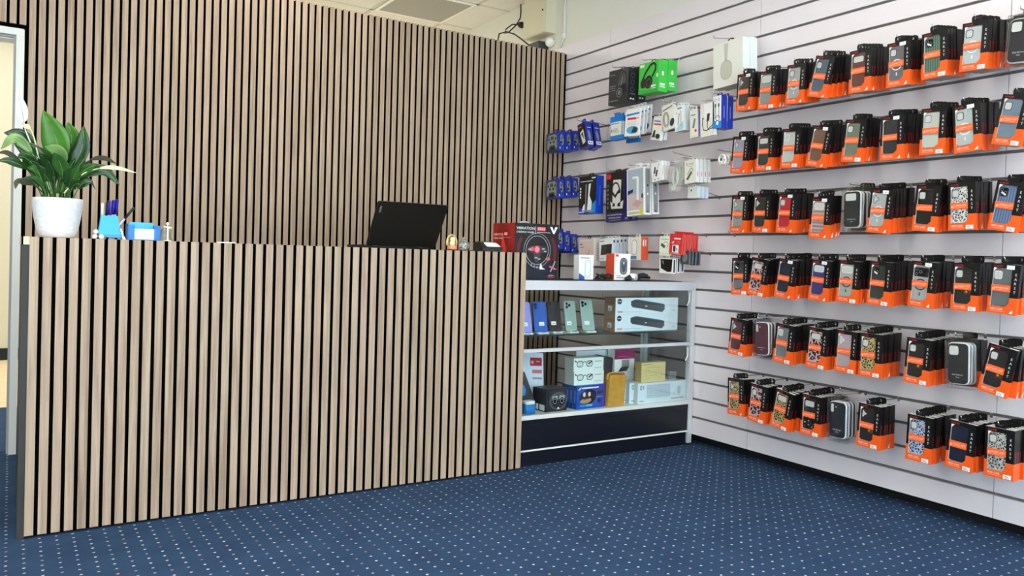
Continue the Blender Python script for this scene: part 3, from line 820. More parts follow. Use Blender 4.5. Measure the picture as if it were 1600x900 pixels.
POUCH = {
    (1, 9): [('matt_black', (36, 36, 37)), ('coal', (30, 30, 32))],
    (3, 5): [('matt_black', (36, 36, 37)), ('pale_pink', (206, 186, 186)), ('maroon', (110, 40, 54)), ('sand', (206, 198, 190))],
    (5, 2): [('burgundy', (88, 44, 58)), ('teal_grey', (118, 138, 146)), ('rust', (150, 84, 74)), ('dusty', (186, 170, 166))],
    (5, 8): [('matt_black', (36, 36, 37)), ('sky', (140, 160, 184)), ('cloud', (190, 192, 196))],
    (6, 5): [('midnight', (30, 36, 46)), ('ice_blue', (128, 158, 190)), ('pine', (60, 92, 82)), ('grape', (84, 66, 84))],
}
POUCHCUT = {(1, 9): 'square', (3, 5): 'wide', (5, 2): 'bar', (5, 8): 'square', (6, 5): 'bar'}

for r in range(1, 7):
    zh = Z0 + 0.1 * (3 * (7 - r))
    rowname = ORD[r - 1] + ' row down'
    for i in range(9):
        y0, dz, tilt = Y[r][i]; key = (r, i + 1); col = ORD[i]
        t = math.radians(tilt); c, s = math.cos(t), math.sin(t)
        # upper left corner -> bottom middle
        yc = y0 - BW / 2 * c + BH * s; zc = zh + dz - BW / 2 * s - BH * c
        # where the hook passes through the tab
        hy = yc - s * (BH + TAB * 0.5); hz = zc + c * (BH + TAB * 0.5)
        xf = FX; n = N[r][i]; seq = 0
        if key in POUCH:
            ph = POUCH[key]; step = 0.021
            pw, phh = 0.096, 0.186
            for q, (cn, cc) in enumerate(ph):
                tl = t if q == 0 else t + math.radians(rnd.uniform(-2, 2))
                x = xf + q * step
                zz = hz + (zh - hz) * (x - xf) / (XW - xf)
                mw = wall_frame(x, hy + math.sin(tl) * 0.197, zz - math.cos(tl) * 0.197, math.degrees(tl))
                cw = cn.replace('_', ' ')
                if q == 0:
                    lab = f'bagged {cw} silicone phone case, front of {col} hook from left, {rowname}'
                else:
                    lab = f'{cw} silicone case in a bag, {ORD[q]} on {col} hook from left, {rowname}'
                pouch(cn, cc, POUCHCUT[key], mw, lab)
            xf = xf + len(ph) * step + 0.002
        for q in range(n):
            x = xf + q * (BD + 0.0022)
            front = (q == 0 and key not in POUCH)
            tl = t if front else t * (0.55 ** min(q, 3)) + math.radians(rnd.uniform(-1.8, 1.8))
            yo = 0.0 if front else rnd.uniform(-0.003, 0.003)
            zz = hz + (zh - hz) * (x - FX) / (XW - FX)
            LL = BH + TAB * 0.5
            mw = wall_frame(x, hy + yo + math.sin(tl) * LL, zz - math.cos(tl) * LL, math.degrees(tl))
            if front:
                words, mat, cut, ex = K[r][i]
                o = obj('phone_case_box', PK['priced' if key in PRICE else 'front']); o.matrix_world = mw
                obj('hang_tab', PK['tab'], o); obj('phone_case', case_mesh(mat, cut, **ex), o)
                obj('window_film', PK['film'], o); obj('title_band', PK['band'], o)
                if key in PRICE: obj('price_sticker', PK['price'], o)['label'] = 'white price sticker low on the box'
                if key in TOPST: obj('price_sticker', PK['topsticker'], o)['label'] = 'white sticker at the top of the box'
                lab = f'boxed {words} phone case in front, {col} hook from left, {rowname}'
            else:
                o = obj('phone_case_box', PK['rear_marked' if rnd.random() < 0.25 else 'rear']); o.matrix_world = mw
                pos = ORD[q] if key not in POUCH else ORD[q]
                if key in POUCH:
                    lab = f'{pos} black box behind bagged cases, {col} hook from left, {rowname}'
                else:
                    lab = f'{pos} black orange box from the front, {col} hook from left, {rowname}'
            tag(o, lab, 'phone case box', 'boxed phone cases hanging on the slatwall')
        hook(hy, zh, FX - 0.016, hz + 0.003 * (hz - zh) , f'metal hook holding {col} stack of phone cases from left, {rowname}')
# ------------------------------------------------------------------ other goods on the far part of the slatwall
def pack(name, w, h, d, mats, art=None, side=None, hang='tab', tabcol=None, tabw=0.04, tabh=0.028):
    """a printed carton: mats = dict of faces; art(mb) prints the front, side(mb, d) the face on its right"""
    mb = MB(); mb.box(-w / 2, w / 2, 0, d, 0, h, mats['front'], mats)
    if art: art(mb)
    if side:
        right_face(mb, w); side(mb, d); front_face(mb)
    body = mb.mesh(name)
    tb = None
    if hang == 'tab':
        t = MB(); tab(t, tabw, h, tabh, d * 0.5, tabcol or mats['front'], 0.006); tb = ('hang_tab', t.mesh('hang_tab'))
    elif hang == 'loop':
        t = MB(); t.tube([(0.022 * math.cos(a), d * 0.5, h + 0.019 * math.sin(a)) for a in [PI * k / 10 for k in range(11)]], 0.0028, RUB, 8)
        tb = ('carry_loop', t.mesh('carry_loop'))
    return body, tb

def hang_packs(name, pk, x, y0, z0, tilt, w, h, labels, cat, group=None, step=0.05, jitter=1.5, hookz=None, hooklabel=None, up=0.014, tipx=0.03, x_last=None):
    """hangs len(labels) copies one behind the other; (y0, z0) is the upper left corner of the front one"""
    body, tb = pk; out = []
    t = math.radians(tilt); c, s = math.cos(t), math.sin(t)
    yc = y0 - w / 2 * c + h * s; zc = z0 - w / 2 * s - h * c
    hy = yc - s * (h + up); hz = zc + c * (h + up)
    zw = hookz if hookz is not None else hz
    for q, lab in enumerate(labels):
        tl = t if q == 0 else t + math.radians(rnd.uniform(-jitter, jitter))
        xx = x + q * step; zz = hz + (zw - hz) * (xx - x) / (XW - x)
        o = obj(name, body); o.matrix_world = wall_frame(xx, hy + math.sin(tl) * (h + up), zz - math.cos(tl) * (h + up), math.degrees(tl))
        if tb: obj(tb[0], tb[1], o)
        tag(o, lab, cat, group); out.append(o)
    if hooklabel:
        hook(hy, zw, x - tipx, hz + (hz - zw) * tipx / (XW - x), hooklabel, 'display hooks on the slatwall')
    return out

def grooves(k):
    return Z0 + 0.1 * k

# --- headphones in big cartons
def headphones_art(mb, cx, cz, s, frame, cup, inner, lean=0.0):
    mb.ring(cx, cz, 0.052 * s, 0.074 * s, 0.011 * s, frame, 0.15 * PI, 1.02 * PI, rot=lean)
    for k, (dx, dz) in enumerate(((-0.046, -0.030), (0.030, -0.052))):
        a, b = dx * math.cos(lean) - dz * math.sin(lean), dx * math.sin(lean) + dz * math.cos(lean)
        q = -mb.lift * (2 + 2 * k)
        mb.plate(ellipse(cx + a * s, cz + b * s, 0.024 * s, 0.033 * s, 20, rot=lean), cup, q)
        mb.ring(cx + a * s, cz + b * s, 0.024 * s, 0.033 * s, 0.005 * s, inner, y=q - 0.0004, rot=lean)
        mb.plate(ellipse(cx + a * s, cz + b * s, 0.011 * s, 0.016 * s, 16, rot=lean), frame, q - 0.0004)
SILV = M('print_silver', (170, 172, 176), 0.35)
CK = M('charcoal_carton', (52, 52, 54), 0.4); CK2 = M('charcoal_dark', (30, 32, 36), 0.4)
w, h, d = 0.172, 0.198, 0.066
def art(mb):
    mb.plate([(0.010, 0.110), (0.030, 0.192), (0.084, 0.192), (0.084, 0.09)], M('charcoal_light', (84, 82, 84), 0.5))
    mb.lift = 0.001
    PBK, PDK = M('phones_black', (22, 22, 24), 0.3), M('phones_dark', (42, 42, 46), 0.3)
    mb.plate([(0.000, 0.100), (0.012, 0.150), (0.026, 0.178), (0.036, 0.150), (0.030, 0.104)], PGM, -0.0012)
    mb.stroke([(0.012, 0.090), (0.022, 0.150), (0.040, 0.180), (0.062, 0.172), (0.074, 0.130), (0.066, 0.090)], 0.013, PDK, -0.0016)
    mb.plate(ellipse(0.050, 0.082, 0.026, 0.030, 22), PBK, -0.0020)
    mb.plate(ellipse(0.014, 0.062, 0.030, 0.032, 24), PBK, -0.0024); mb.ring(0.014, 0.062, 0.026, 0.028, 0.005, PGM, y=-0.0028); mb.ring(0.014, 0.062, 0.012, 0.013, 0.003, SILV, y=-0.0028); mb.plate(ellipse(0.014, 0.062, 0.007, 0.008, 14), PGM, -0.0028)
    for k, z in enumerate((0.168, 0.104, 0.092, 0.080)):
        mb.rect(-0.074, -0.030 + 0.006 * (k % 2), z, z + 0.006 - 0.001 * k, PGM)
    mb.rect(-0.078, 0.000, 0.018, 0.023, PGM)
def side(mb, d):
    for k in range(3):
        mb.ring(d / 2, 0.155 - 0.040 * k, 0.014, 0.014, 0.002, PGM)
    mb.rect(0.012, d - 0.012, 0.048, 0.052, PGM); mb.rect(d / 2 - 0.016, d / 2 - 0.004, 0.018, 0.026, PW); mb.rect(d / 2 + 0.004, d / 2 + 0.014, 0.018, 0.026, PW)
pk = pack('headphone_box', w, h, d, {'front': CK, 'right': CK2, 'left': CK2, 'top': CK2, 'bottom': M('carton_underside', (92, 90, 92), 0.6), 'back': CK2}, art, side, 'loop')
hang_packs('headphone_box', pk, 2.955, 3.680, 2.104, 1.0, w, h, ['black headphone box with picture, hanging left of the green box', 'second black headphone box right behind the front black one'], 'headphone box', 'boxed headphones on hooks', 0.069, 0.6, grooves(20) - 0.10 + 0.1, 'metal hook holding two black headphone boxes', 0.012, 0.05)
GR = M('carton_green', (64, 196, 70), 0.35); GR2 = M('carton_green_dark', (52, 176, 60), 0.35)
w, h, d = 0.160, 0.170, 0.066
def art(mb):
    mb.rect(-0.074, -0.036, 0.146, 0.164, M('label_cream', (196, 224, 160), 0.5)); mb.rect(-0.070, -0.042, 0.150, 0.160, PW, -0.001)
    mb.plate([(-0.08, 0.0), (0.08, 0.0), (0.08, 0.022), (0.0, 0.014), (-0.08, 0.026)], GR2)
    mb.lift = 0.001
    PBK, PBR = M('phones_black'), M('phones_brown', (50, 38, 36), 0.4)
    mb.stroke([(-0.046, 0.080), (-0.022, 0.118), (0.014, 0.152), (0.040, 0.158), (0.056, 0.146), (0.054, 0.120), (0.030, 0.086)], 0.012, PBK, -0.0014)
    mb.plate(ellipse(-0.040, 0.058, 0.024, 0.028, 22, rot=-0.2), PBR, -0.0018)
    mb.plate(ellipse(0.002, 0.060, 0.032, 0.036, 24, rot=-0.2), PBK, -0.0022); mb.ring(0.004, 0.056, 0.024, 0.028, 0.005, PBR, y=-0.0026, rot=-0.2); mb.ring(0.004, 0.056, 0.018, 0.021, 0.002, PGM, y=-0.0026, rot=-0.2)
    mb.plate(rrect(0.013, 0.020, 0.004, cx=0.070, cz=0.088), PW); mb.text('8', 0.070, 0.082, 0.013, GR, 'c', y=-0.0024)
    mb.rect(0.020, 0.060, 0.030, 0.040, PW); mb.rect(0.030, 0.062, 0.020, 0.024, PW)
def side(mb, d):
    mb.plate(rrect(0.013, 0.022, 0.004, cx=d * 0.45, cz=0.100), PW); mb.rect(0.012, 0.046, 0.034, 0.046, PW); mb.rect(0.012, 0.050, 0.024, 0.028, PW)
    for k in range(4): mb.stroke([(0.004, 0.150 - 0.008 * k), (0.03, 0.145 - 0.008 * k), (d - 0.004, 0.151 - 0.008 * k)], 0.0015, GR2)
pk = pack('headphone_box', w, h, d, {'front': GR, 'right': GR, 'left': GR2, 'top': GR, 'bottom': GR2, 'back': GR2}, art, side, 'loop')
hang_packs('headphone_box', pk, 2.965, 3.428, 2.100, 0.8, w, h, ['bright green headphone box, front one with large headphone picture', 'second bright green headphone box directly behind the front green one'], 'headphone box', 'boxed headphones on hooks', 0.070, 0.6, grooves(20), 'metal hook holding two green headphone boxes', 0.012, 0.05)
WHC = M('carton_white_warm', (232, 230, 218), 0.45)
w, h, d = 0.195, 0.226, 0.050
def art(mb):
    g1 = M('phones_silver', (176, 174, 156), 0.4); g2 = M('phones_silver_light', (200, 198, 180), 0.5)
    mb.plate([(-0.020, 0.132), (-0.004, 0.132), (0.004, 0.216), (-0.024, 0.216)], g2)
    mb.plate([(-0.018, 0.118), (-0.006, 0.118), (-0.006, 0.136), (-0.018, 0.136)], g1)
    mb.plate(rrect(0.074, 0.096, 0.034, 8, -0.010, 0.082), g1, -0.0009); mb.plate(rrect(0.066, 0.088, 0.030, 8, -0.010, 0.082), g2, -0.0013)
pk = pack('headphone_box', w, h, d, {'front': WHC, 'right': M('carton_white_cool', (226, 232, 230), 0.4), 'left': WHC, 'top': WHC, 'bottom': M('carton_grey_soft', (190, 188, 182), 0.6), 'back': WHC}, art, None, 'loop')
hang_packs('headphone_box', pk, 3.040, 2.947, 2.116, -2.5, w, h, ['white headphone box with silver earcup picture, front of its hook', 'white headphone box behind the one with silver earcup picture'], 'headphone box', 'boxed headphones on hooks', 0.052, 0.6, grooves(20), 'metal hook holding the white headphone boxes', 0.012, 0.10)

# --- game controllers: grey window in front, blue printed sides
BLU2 = M('carton_blue_bright', (24, 66, 190), 0.3); PURP = M('tab_purple', (56, 44, 140), 0.4)
w, h, d = 0.135, 0.122, 0.050
GREYC = M('controller_grey', (136, 144, 138), 0.5); GREYD = M('controller_dark', (66, 72, 72), 0.5)
def art(mb):
    mb.plate(rrect(0.127, 0.114, 0.012, cz=0.061), GREYD)
    mb.plate([(-0.056, 0.020), (-0.050, 0.090), (-0.036, 0.108), (0.036, 0.108), (0.050, 0.090), (0.056, 0.020), (0.040, 0.012), (0.026, 0.040), (-0.026, 0.040), (-0.040, 0.012)], GREYC, -0.0010)
    for sx in (-1, 1):
        mb.plate(ellipse(sx * 0.018, 0.060, 0.009, 0.009, 14), RUB, -0.0016); mb.plate(ellipse(sx * 0.038, 0.080, 0.010, 0.010, 14), GREYD, -0.0016)
    mb.plate(rrect(0.034, 0.022, 0.004, cz=0.086), GREYD, -0.0016); mb.rect(-0.028, 0.028, 0.008, 0.030, RUB, -0.0016)
def side(mb, d):
    mb.plate([(0.0, 0.0), (d, 0.0), (d, 0.030), (0.0, 0.012)], BLU2)
    mb.plate(ellipse(d * 0.55, 0.070, 0.013, 0.036, 18, rot=0.15), GREYC, -0.001); mb.plate(ellipse(d * 0.55, 0.080, 0.006, 0.012, 12), GREYD, -0.0015)
    mb.plate(ellipse(d * 0.50, 0.054, 0.008, 0.008, 12), RUB, -0.0015); mb.rect(0.010, 0.017, 0.012, 0.024, PW, -0.001)
pk = pack('controller_box', w, h, d, {'front': BLUE, 'right': BLUE, 'left': BLUE, 'top': RUB, 'bottom': BLUE, 'back': BLUE}, art, side, 'tab', PURP, 0.05, 0.024)
for row, (yy, zz, hk) in enumerate(((4.336, 1.815, 17), (4.327, 1.510, 14), (4.320, 1.180, 10))):
    nm = ['upper', 'middle', 'lowest'][row]
    labs = [f'boxed grey game controller, front of the {nm} blue row by the partition', f'second blue controller box from the front in the {nm} row', f'third blue controller box from the front in the {nm} row']
    hang_packs('controller_box', pk, 2.970, yy, zz, -2.0, w, h, labs, 'game controller box', 'blue controller boxes', 0.056, 1.0, grooves(hk) - 0.0, f'metal hook holding the {nm} row of blue controller boxes', 0.012, 0.02)
w, h, d = 0.078, 0.158, 0.048
def art(mb):
    mb.rect(-0.035, 0.035, 0.004, 0.150, RUB); mb.rect(-0.030, 0.000, 0.130, 0.140, PR, -0.001)
    mb.plate([(-0.020, 0.100), (0.014, 0.116), (0.024, 0.030), (-0.004, 0.022)], PBACK, -0.001); mb.plate([(-0.012, 0.090), (0.008, 0.100), (0.014, 0.050)], GREYD, -0.0015)
def side(mb, d):
    mb.plate(ellipse(d * 0.45, 0.070, 0.010, 0.034, 16, rot=0.12), GREYC, -0.001); mb.rect(0.010, 0.038, 0.118, 0.122, PW); mb.rect(0.006, 0.044, 0.010, 0.032, PW, -0.0012)
    mb.rect(0.012, 0.020, 0.016, 0.026, TEXTD, -0.0020); mb.rect(0.024, 0.038, 0.018, 0.024, TEXTD, -0.0020)
pk = pack('remote_box', w, h, d, {'front': BLUE, 'right': BLUE, 'left': BLUE, 'top': BLUE, 'bottom': BLUE, 'back': BLUE}, art, side, 'tab', BLUE, 0.04, 0.03)
hang_packs('remote_box', pk, 2.970, 4.000, 1.832, -13.0, w, h, ['tilted tall blue box with white label, left of a tilted twin', 'tilted tall blue box with white label, nearest the blue white card boxes'], 'game accessory box', None, 0.060, 2.0, grooves(17), 'metal hook holding the two tilted tall blue boxes', 0.014, 0.03)

# --- upper row of cables and adapters
IV = M('card_ivory', (232, 228, 212), 0.45); IVS = M('card_ivory_side', (222, 226, 226), 0.45)
w, h, d = 0.108, 0.136, 0.018
def art(mb):
    mb.rect(-0.050, 0.050, 0.024, 0.102, IV); mb.rect(-0.042, -0.034, 0.046, 0.060, TEXTD, -0.001)
    for k in range(4): mb.rect(-0.028, 0.030 - 0.006 * k, 0.040 + 0.007 * k, 0.043 + 0.007 * k, PGM, -0.001)
    mb.rect(-0.044, 0.030, 0.090, 0.095, CYAN, -0.001)
BW_ = M('carton_sky_blue', (24, 120, 204), 0.35)
pk = pack('cable_box', w, h, d, {'front': BW_, 'right': BW_, 'left': BW_, 'top': BW_, 'bottom': BW_, 'back': BW_}, art, lambda m, d: m.rect(0.002, d - 0.002, 0.024, 0.102, IV), 'tab', BW_, 0.05, 0.022)
hang_packs('cable_box', pk, 2.970, 3.678, 1.838, -1.0, w, h, ['sky blue and ivory card box left of white blister cards', 'second sky blue and ivory card box behind its twin'], 'accessory box', None, 0.030, 2.0, grooves(17), 'metal hook holding sky blue and ivory boxes', 0.011, 0.02)
o = hang_packs('cable_box', pk, 3.060, 3.634, 1.828, 1.0, w, h, ['sky blue box hanging lowest behind the white blister cards'], 'accessory box', None, 0.03, 0)
w, h, d = 0.128, 0.152, 0.006
def art(mb):
    mb.plate([(-0.055, 0.112), (0.055, 0.122), (0.055, 0.132), (-0.055, 0.124)], CYAN); mb.rect(-0.045, 0.030, 0.092, 0.104, PR); mb.rect(0.032, 0.052, 0.094, 0.104, M('print_peach', (240, 190, 150), 0.5))
    mb.plate(ellipse(0.002, 0.034, 0.050, 0.022, 24), M('print_aqua', (90, 176, 214), 0.5)); mb.plate([(-0.006, 0.020), (0.040, 0.016), (0.048, 0.044), (0.014, 0.052)], M('print_teal_dark', (36, 56, 66), 0.4), -0.001)
    for k in range(3): mb.rect(-0.040, 0.030, 0.062 + 0.008 * k, 0.065 + 0.008 * k, PBACK)
pk = pack('blister_card', w, h, d, {'front': PW, 'right': PW, 'left': PW, 'top': PW, 'bottom': PW, 'back': PW}, art, None, 'tab', PW, 0.03, 0.018)
hang_packs('blister_card', pk, 2.965, 3.532, 1.862, 3.5, w, h, [f'white card with red words and cyan swoosh, {q} on its hook' for q in ('front one', 'second', 'third', 'fourth')], 'blister card', 'white cards with cyan swoosh', 0.026, 2.5, grooves(18) - 0.05 + 0.05, 'metal hook holding white cards with cyan swoosh', 0.009, 0.03)
w, h, d = 0.074, 0.128, 0.02
def art(mb):
    mb.rect(-0.030, 0.020, 0.098, 0.106, CYAN); mb.rect(-0.030, 0.028, 0.082, 0.090, PR); mb.plate([(-0.032, 0.012), (-0.006, 0.014), (-0.010, 0.056), (-0.024, 0.050)], TEXTD); mb.plate(ellipse(0.014, 0.022, 0.018, 0.014, 18), M('print_teal_dark'))
pk = pack('blister_card', w, h, d, {'front': IV, 'right': PW, 'left': IV, 'top': IV, 'bottom': IV, 'back': IV}, art, None, 'tab', IV, 0.03, 0.018)
hang_packs('blister_card', pk, 2.972, 3.300, 1.796, 11.0, w, h, ['leaning ivory pack with dark car charger picture', 'second leaning ivory pack behind the car charger pack'], 'blister card', None, 0.028, 2.0, grooves(17) - 0.0, 'metal hook holding leaning ivory charger packs', 0.009, 0.03)
w, h, d = 0.090, 0.138, 0.016
def art(mb):
    for k in range(3): mb.ring(-0.018, 0.058, 0.024 - 0.005 * k, 0.042 - 0.006 * k, 0.003, PGM if k else TEXTD)
    mb.plate([(-0.040, 0.106), (0.036, 0.120), (0.036, 0.126), (-0.040, 0.114)], PGM); mb.plate(ellipse(0.026, 0.034, 0.016, 0.022, 18, rot=-0.5), M('print_teal_dark'), -0.001)
pk = pack('cable_pouch', w, h, d, {'front': IV, 'right': IVS, 'left': IV, 'top': IV, 'bottom': IV, 'back': IV}, art, None, 'tab', BAG, 0.05, 0.02)
hang_packs('cable_pouch', pk, 2.968, 3.240, 1.838, -8.0, w, h, ['clear pouch with coiled grey cable, left of pen cable boxes'], 'cable pouch', None, 0.03, 0, grooves(17), 'metal hook holding a pouch with coiled cable', 0.010, 0.03)
w, h, d = 0.066, 0.134, 0.014
def art(mb):
    mb.rect(-0.012, 0.020, 0.116, 0.124, PGM); mb.plate(rrect(0.010, 0.076, 0.005, cx=0.012, cz=0.066), PGM); mb.plate(rrect(0.006, 0.070, 0.003, cx=0.013, cz=0.066), PW, -0.0009)
    mb.stroke([(-0.010, 0.034), (-0.004, 0.070), (0.002, 0.092)], 0.004, TEXTD); mb.ring(-0.018, 0.096, 0.005, 0.005, 0.0015, TEXTD); mb.plate([(-0.030, 0.004), (0.030, 0.004), (0.030, 0.050), (-0.006, 0.030)], M('print_pale_aqua', (176, 212, 226), 0.5), -0.0002)
pk = pack('cable_box', w, h, d, {'front': PW, 'right': IVS, 'left': PW, 'top': PW, 'bottom': PBACK, 'back': PW}, art, None, 'tab', PW, 0.03, 0.018)
hang_packs('cable_box', pk, 2.970, 3.143, 1.822, -4.0, w, h, [f'slim white box with stylus cable picture, {q}' for q in ('front of its row', 'second in its row', 'third in its row', 'last in its row')], 'cable box', 'slim white cable boxes', 0.018, 1.0, grooves(17), 'metal hook holding slim white stylus cable boxes', 0.009, 0.04)
w, h, d = 0.056, 0.146, 0.020
def art(mb):
    mb.plate([(-0.012, 0.052), (0.002, 0.048), (0.014, 0.094), (0.002, 0.100)], PGM); mb.plate(ellipse(0.012, 0.034, 0.007, 0.008, 14), PR); mb.rect(-0.020, 0.012, 0.114, 0.120, PGM); mb.rect(-0.026, 0.026, 0.004, 0.008, PBACK)
pk = pack('adapter_box', w, h, d, {'front': IV, 'right': M('side_lilac', (146, 140, 196), 0.5), 'left': IV, 'top': IV, 'bottom': IV, 'back': IV}, art, None, 'tab', IV, 0.03, 0.02)
hang_packs('adapter_box', pk, 2.970, 3.030, 1.788, -4.0, w, h, ['narrow ivory adapter box with red dot and lilac side'], 'adapter box', None, 0.03, 0, grooves(17), 'metal hook holding the narrow ivory adapter box', 0.010, 0.03)
w, h, d = 0.094, 0.168, 0.018
def art(mb):
    mb.rect(-0.020, 0.036, 0.090, 0.166, PW); mb.plate([(-0.004, 0.076), (0.014, 0.076), (0.020, 0.114), (0.002, 0.114)], TEXTD, -0.001)
    mb.stroke([(-0.030, 0.090), (-0.032, 0.060), (-0.026, 0.036), (-0.006, 0.030), (0.040, 0.038)], 0.005, TEXTD); mb.stroke([(0.004, 0.078), (0.000, 0.050), (0.006, 0.036), (0.036, 0.050), (0.042, 0.060)], 0.005, TEXTD, -0.0009); mb.stroke([(-0.030, 0.090), (-0.026, 0.098)], 0.009, TEXTD)
pk = pack('hub_pouch', w, h, d, {'front': IV, 'right': IVS, 'left': IV, 'top': IV, 'bottom': IV, 'back': IV}, art, None, 'tab', BAG, 0.05, 0.022)
hang_packs('hub_pouch', pk, 2.970, 2.956, 1.806, -3.0, w, h, ['ivory pouch with black cable hub left of tall blue cable boxes'], 'hub pouch', None, 0.03, 0, grooves(17), 'metal hook holding the pouch with black hub', 0.011, 0.04)
w, h, d = 0.056, 0.162, 0.040
def art(mb):
    for sx in (-0.010, 0.012):
        mb.rect(sx - 0.0015, sx + 0.0015, 0.050, 0.126, TEXTD); mb.rect(sx - 0.004, sx + 0.004, 0.106, 0.122, TEXTD, -0.001); mb.ring(sx, 0.142, 0.006, 0.007, 0.002, PGM)
    mb.plate([(-0.028, 0.0), (0.028, 0.0), (0.028, 0.034), (-0.028, 0.040)], CYAN); mb.ring(0.006, 0.050, 0.014, 0.014, 0.003, TEXTD, y=-0.001); mb.plate(ellipse(0.004, 0.026, 0.008, 0.010, 14), PW, -0.001)
pk = pack('cable_box', w, h, d, {'front': PW, 'right': BLUE, 'left': BLUE, 'top': BLUE, 'bottom': BLUE, 'back': BLUE}, art, lambda m, d: m.rect(d * 0.4, d * 0.6, 0.050, 0.110, M('print_blue_pale', (110, 130, 214), 0.5)), 'tab', BLUE, 0.035, 0.018)
hang_packs('cable_box', pk, 2.970, 2.870, 1.834, -1.5, w, h, ['tall cable box with white front and blue side, beside phone cases', 'second tall blue cable box close behind the white fronted one'], 'cable box', 'tall blue cable boxes', 0.045, 1.0, grooves(17), 'metal hook holding tall blue cable boxes', 0.009, 0.03)

# --- middle row
w, h, d = 0.172, 0.230, 0.056
def art(mb):
    mb.rect(-0.084, 0.084, 0.030, 0.228, RUB); mb.plate([(-0.085, 0.002), (0.085, 0.002), (0.085, 0.012), (-0.040, 0.030), (-0.085, 0.042)], BLU2, -0.0009)
    mb.plate([(0.012, 0.020), (0.052, 0.060), (0.085, 0.080), (0.085, 0.004), (0.020, 0.004)], CYAN, -0.0011)
    mb.plate([(-0.020, 0.020), (-0.010, 0.020), (-0.006, 0.180), (-0.020, 0.180)], PGM, -0.0014); mb.plate([(0.000, 0.020), (0.040, 0.020), (0.046, 0.070), (0.022, 0.110), (0.034, 0.184), (0.012, 0.180), (0.008, 0.110)], PW, -0.0014)
    mb.plate([(-0.050, 0.018), (-0.024, 0.018), (-0.022, 0.060), (-0.034, 0.056), (-0.044, 0.040)], PW, -0.0014); mb.plate([(-0.046, 0.012), (0.060, 0.012), (0.050, 0.024), (-0.046, 0.020)], PGREY, -0.0016)
    for k in range(4): mb.plate(rrect(0.013, 0.013, 0.003, cx=-0.068, cz=0.156 - 0.018 * k), PW, -0.0014)
    mb.rect(-0.070, 0.052, 0.196, 0.200, PW, -0.0014); mb.rect(0.040, 0.078, 0.212, 0.220, PW, -0.0014); mb.rect(-0.078, -0.030, 0.008, 0.014, PW, -0.0016)
pk = pack('console_stand_box', w, h, d, {'front': RUB, 'right': BLU2, 'left': BLUE, 'top': RUB, 'bottom': BLUE, 'back': BLUE}, art, lambda m, d: m.rect(d * 0.45, d * 0.55, 0.050, 0.170, M('print_blue_pale')), 'tab', RUB, 0.05, 0.02)
hang_packs('console_stand_box', pk, 2.970, 3.963, 1.508, -0.5, w, h, ['black box with white console stand picture and blue side'], 'console stand box', None, 0.06, 0, grooves(14), 'metal hook holding the black and blue console stand box', 0.010, 0.06)
w, h, d = 0.160, 0.288, 0.050
def art(mb):
    mb.rect(-0.078, 0.078, 0.000, 0.056, M('print_indigo', (40, 32, 92), 0.4)); mb.rect(-0.076, -0.034, 0.252, 0.280, PR, -0.0009)
    mb.plate([(-0.030, 0.076), (0.070, 0.072), (0.078, 0.120), (0.050, 0.108), (0.058, 0.240), (-0.014, 0.244), (-0.022, 0.106), (-0.042, 0.122)], PBACK, -0.0009)
    mb.ring(0.008, 0.176, 0.040, 0.054, 0.010, RUB, 0, PI, -0.0016); mb.plate([(-0.044, 0.180), (-0.020, 0.180), (0.004, 0.156), (0.030, 0.180), (0.052, 0.186), (0.052, 0.164), (0.030, 0.160), (0.006, 0.136), (-0.020, 0.158), (-0.044, 0.164)], RUB, -0.0018)
    mb.plate([(-0.020, 0.088), (0.004, 0.090), (0.000, 0.108), (-0.016, 0.108)], RUB, -0.0018); mb.plate([(0.024, 0.086), (0.052, 0.086), (0.050, 0.112), (0.028, 0.104)], RUB, -0.0018)
    for k in range(6): mb.plate(ellipse(-0.062, 0.214 - 0.026 * k, 0.006, 0.007, 12), PGM, -0.0009)
    mb.text('MULTIFUNCTIONAL', 0, 0.036, 0.0105, PW, 'c', y=-0.0016, wide=0.134); mb.text('COOLING STAND', 0, 0.019, 0.0105, PW, 'c', y=-0.0016, wide=0.112); mb.rect(-0.050, 0.050, 0.007, 0.010, PGM, -0.0012)
pk = pack('cooling_stand_box', w, h, d, {'front': RUB, 'right': M('print_indigo'), 'left': RUB, 'top': RUB, 'bottom': RUB, 'back': RUB}, art, lambda m, d: [m.rect(0.010, 0.030, 0.012, 0.022, PGM)], 'tab', RUB, 0.05, 0.02)
hang_packs('cooling_stand_box', pk, 2.970, 3.700, 1.510, -2.0, w, h, ['tall black cooling stand box with red logo and white words', 'black cooling stand box half hidden behind the white lamp box'], 'cooling stand box', None, 0.056, 1.0, grooves(14), 'metal hook holding tall black cooling stand boxes', 0.010, 0.05)
w, h, d = 0.146, 0.268, 0.050
def art(mb):
    mb.rect(-0.066, 0.066, 0.030, 0.262, M('photo_grey_blue', (170, 182, 190), 0.5)); mb.rect(-0.066, 0.066, 0.030, 0.120, M('photo_pink_grey', (204, 190, 188), 0.5), -0.0008)
    mb.plate(rrect(0.018, 0.130, 0.006, cx=0.020, cz=0.150), PW, -0.0012); mb.plate(rrect(0.050, 0.012, 0.005, cx=0.000, cz=0.214), PW, -0.0014)
    mb.plate([(-0.030, 0.062), (0.020, 0.044), (0.060, 0.070), (0.010, 0.088)], M('photo_pink', (206, 160, 158), 0.5), -0.0014); mb.plate([(-0.064, 0.120), (-0.020, 0.132), (-0.018, 0.150), (-0.064, 0.142)], M('print_indigo'), -0.0012); mb.plate(ellipse(0.058, 0.106, 0.008, 0.014, 14), TEXTD, -0.0014)
    mb.rect(-0.060, 0.030, 0.008, 0.022, M('label_olive', (196, 196, 150), 0.5)); mb.rect(0.034, 0.066, 0.004, 0.030, M('label_yellow', (222, 222, 60), 0.4), -0.0012)
